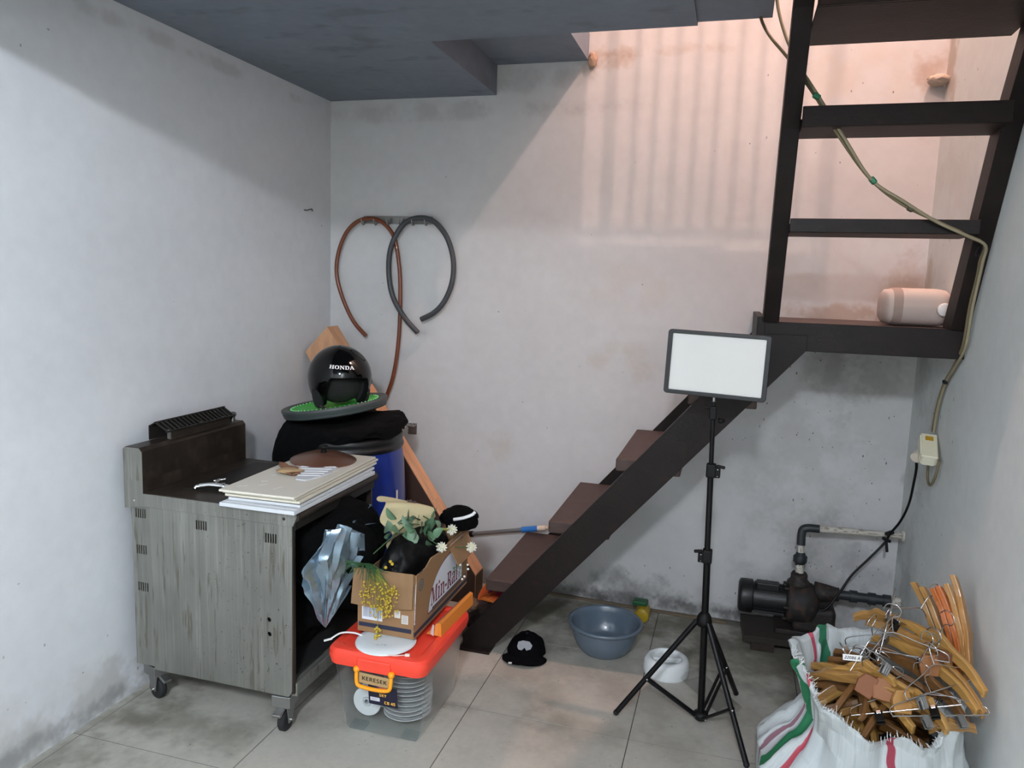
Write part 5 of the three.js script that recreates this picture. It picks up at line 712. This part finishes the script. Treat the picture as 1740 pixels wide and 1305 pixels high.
  const FAN = [[[2.726, 0.669, 1.05], [2.807, 0.41, 1.22]], [[2.745, 0.664, 1.08], [2.815, 0.42, 1.25]], [[2.769, 0.67, 1.1], [2.822, 0.43, 1.27]], [[2.786, 0.676, 1.1], [2.822, 0.45, 1.3]], [[2.808, 0.68, 1.1], [2.827, 0.46, 1.3]], [[2.828, 0.701, 1.08], [2.832, 0.47, 1.3]]];
  FAN.forEach(([A, B], i) => { hanger(A, B, [0.35, 0.25, -0.9], i === 2 || i === 3 ? mWoodOrange : mWood, false, i === 5 ? 'wooden hanger standing upright right against the side wall' : i === 0 ? 'upright varnished hanger at the fan end farthest from the side wall' : i === 2 || i === 3 ? 'orange wooden hanger standing upright in the middle of the fan' : 'varnished wooden hanger standing upright in the fan beside the orange ones', 'upright hangers in the sack'); });
  const DIAG = [[[2.58, 0.592, 1.1], [2.84, 0.50, 1.42], 'varnished hanger with a dark tip slanting across the sack to the wall'], [[2.638, 0.605, 1.12], [2.838, 0.546, 1.40], 'varnished hanger slanting across the sack just below the upright fan'], [[2.589, 0.555, 1.15], [2.817, 0.50, 1.42], 'pale hanger slanting across the middle of the heap with a wire hook'], [[2.565, 0.540, 1.2], [2.801, 0.452, 1.42], 'worn brown hanger slanting under the pale one in the sack']];
  DIAG.forEach(([A, B, l], i) => hanger(A, B, [0.25, 0.9, 0.3], [mWood, mWoodPale, mWoodPale, mWoodDark][i], i > 0, l, 'slanting hangers in the sack'));
  const LOW = [[[2.372, 0.452, 1.3], [2.651, 0.491, 1.45], mWood, 'brown hanger poking out over the striped corner of the sack'], [[2.415, 0.468, 1.3], [2.642, 0.503, 1.42], mWoodPale, 'pale hanger lying along the brown one over the striped sack corner'], [[2.48, 0.490, 1.31], [2.59, 0.522, 1.42], mWoodPale, 'short pale hanger arm beside the white size tag'], [[2.64, 0.485, 1.38], [2.725, 0.439, 1.5], mWoodPale, 'pale hanger arm hanging over the front rim of the sack'], [[2.52, 0.568, 1.12], [2.66, 0.59, 1.15], mWood, 'hanger arm lying at the back rim of the sack'], [[2.69, 0.389, 1.42], [2.80, 0.425, 1.44], mWood, 'hanger arm lying low by the front rim near the wall']];
  LOW.forEach(([A, B, m, l], i) => hanger(A, B, [0.1, 0.9, 0.4], m, i === 1, l, 'lower hangers in the sack'));
  SEED = 347; for (let i = 0; i < 26; i++) { const a = rr(0, 6.28), L = [0.26, 0.3, 0.34][i % 3], cx = 2.56 + rr(-0.06, 0.06), cz = 1.30 + rr(-0.05, 0.05), y = 0.30 + i * 0.0068 - 0.02 * (cz - 1.3), ti = rr(-0.2, 0.2); const dx = Math.cos(a) * L / 2, dz = Math.sin(a) * L / 2 * 0.85; let x0 = Math.min(cx + Math.abs(dx), 2.83) - Math.abs(dx); hanger([x0 - dx, y - ti * 0.1, cz - dz], [x0 + dx, y + ti * 0.1 + 0.06 * -Math.sin(a) * 0.4, cz + dz], [rr(-0.6, 0.6), 0.8, rr(-0.2, 0.8)], [mWoodDark, mWood, mWoodDark, mWoodPale, mWoodDark][i % 5], i % 3 !== 2, `${['dark brown', 'varnished', 'dark brown', 'pale', 'dark brown'][i % 5]} wooden hanger ${i % 3 !== 2 ? 'with a wire hook' : 'without a hook'} jumbled in the heap inside the sack`, 'jumbled hangers in the sack', L); }
  // clip hangers
  const clipG = merge([rbox(0.022, 0.034, 0.004, 0.001).translate(0, -0.017, 0.006), rbox(0.022, 0.034, 0.004, 0.001).translate(0, -0.017, -0.006), ...[-0.007, 0, 0.007].map(x => rbox(0.003, 0.03, 0.002, 0.0008).translate(x, -0.017, 0.0085)), rodGeo([-0.011, -0.006, 0], [0.011, -0.006, 0], 0.006, 8)]);
  const wireG = merge([tube([[-0.14, -0.02, 0], [-0.14, 0, 0], [-0.06, 0.028, 0], [0, 0.045, 0], [0.06, 0.028, 0], [0.14, 0, 0], [0.14, -0.02, 0]], 0.0017, 50, 6), rodGeo([-0.142, -0.02, 0], [0.142, -0.02, 0], 0.0021, 7)]);
  const CL = [[2.562, 0.545, 1.28, 0.3, 0.9, 0.4], [2.614, 0.553, 1.30, 0.1, -0.4, 0.2], [2.656, 0.508, 1.37, -0.3, 0.5, -0.5], [2.606, 0.567, 1.20, 0.5, 1.3, 0.3], [2.689, 0.585, 1.16, 0.2, 0.7, -0.6], [2.715, 0.515, 1.40, -0.6, 0.6, 0.4], [2.705, 0.46, 1.45, -1.0, 0.2, 0.3], [2.62, 0.45, 1.44, -1.2, -0.3, 0.1]];
  CL.forEach(([x, y, z, rx, ry, rz], i) => {
    const h = thing('clip_hanger', (i % 3 === 1 ? 'black-clipped' : 'grey-clipped') + (i < 5 ? ' chrome wire hanger tangled on top of the heap in the sack' : ' chrome wire hanger drooping at the front rim of the sack'), 'hanger', [x, y, z], [rx, ry, rz], 'clip hangers in the sack'); part(h, 'wire', wireG, mChrome); part(h, 'hook', hookG, mChrome, [0, 0.034, 0]);
    for (const s of [-1, 1]) { const c = part(h, 'clip', clipG, i % 3 === 1 ? mBlack : mZinc, [s * (0.05 + 0.02 * (i % 3)), -0.02, 0]); if (i % 3 === 1) part(c, 'clip_spring', rbox(0.014, 0.012, 0.02, 0.002), mChrome, [0, -0.004, 0]); }
  });
  const tagT = canvasTex(128, 40, (c, w, h) => { c.fillStyle = '#e6e6e4'; c.fillRect(0, 0, w, h); c.fillStyle = '#1b1b1b'; c.font = 'bold italic 28px sans-serif'; c.fillText('22086 A', 8, 30); });
  single('size_tag', 'small white tag with black digits among the clip hangers', 'tag', bx(0.055, 0.017, 0.003), mat(0xffffff, 0.5, { map: tagT }), [2.495, 0.520, 1.345], [-0.35, 0.1, 0.05]);
  SEED = 359; for (let i = 0; i < 5; i++) single('brown_hanger_pad', ['tan shaped hanger shoulder pad at the front rim of the sack', 'brown shaped pad beside the tan one by the front rim', 'brown shaped pad beside the tan one by the front rim', 'brown shaped pad deeper among the slanting hangers', 'brown shaped pad deeper among the slanting hangers'][i], 'pad', prism([[-0.024, -0.03], [0.022, -0.032], [0.028, 0.0], [0.018, 0.032], [-0.016, 0.03], [-0.028, 0.004]], 0.012, 0.003), mat([0xa5773f, 0x7d4a28, 0x8a5630, 0x8a5a34, 0x6b4226][i], 0.6), [[2.615, 0.452, 1.43], [2.53, 0.47, 1.40], [2.57, 0.468, 1.405], [2.70, 0.53, 1.33], [2.74, 0.535, 1.30]][i], [-0.3 + rr(-0.3, 0.3), rr(-0.4, 0.4), rr(-0.5, 0.5)], 'brown pads in the sack');
}
renderer.render(scene, camera);
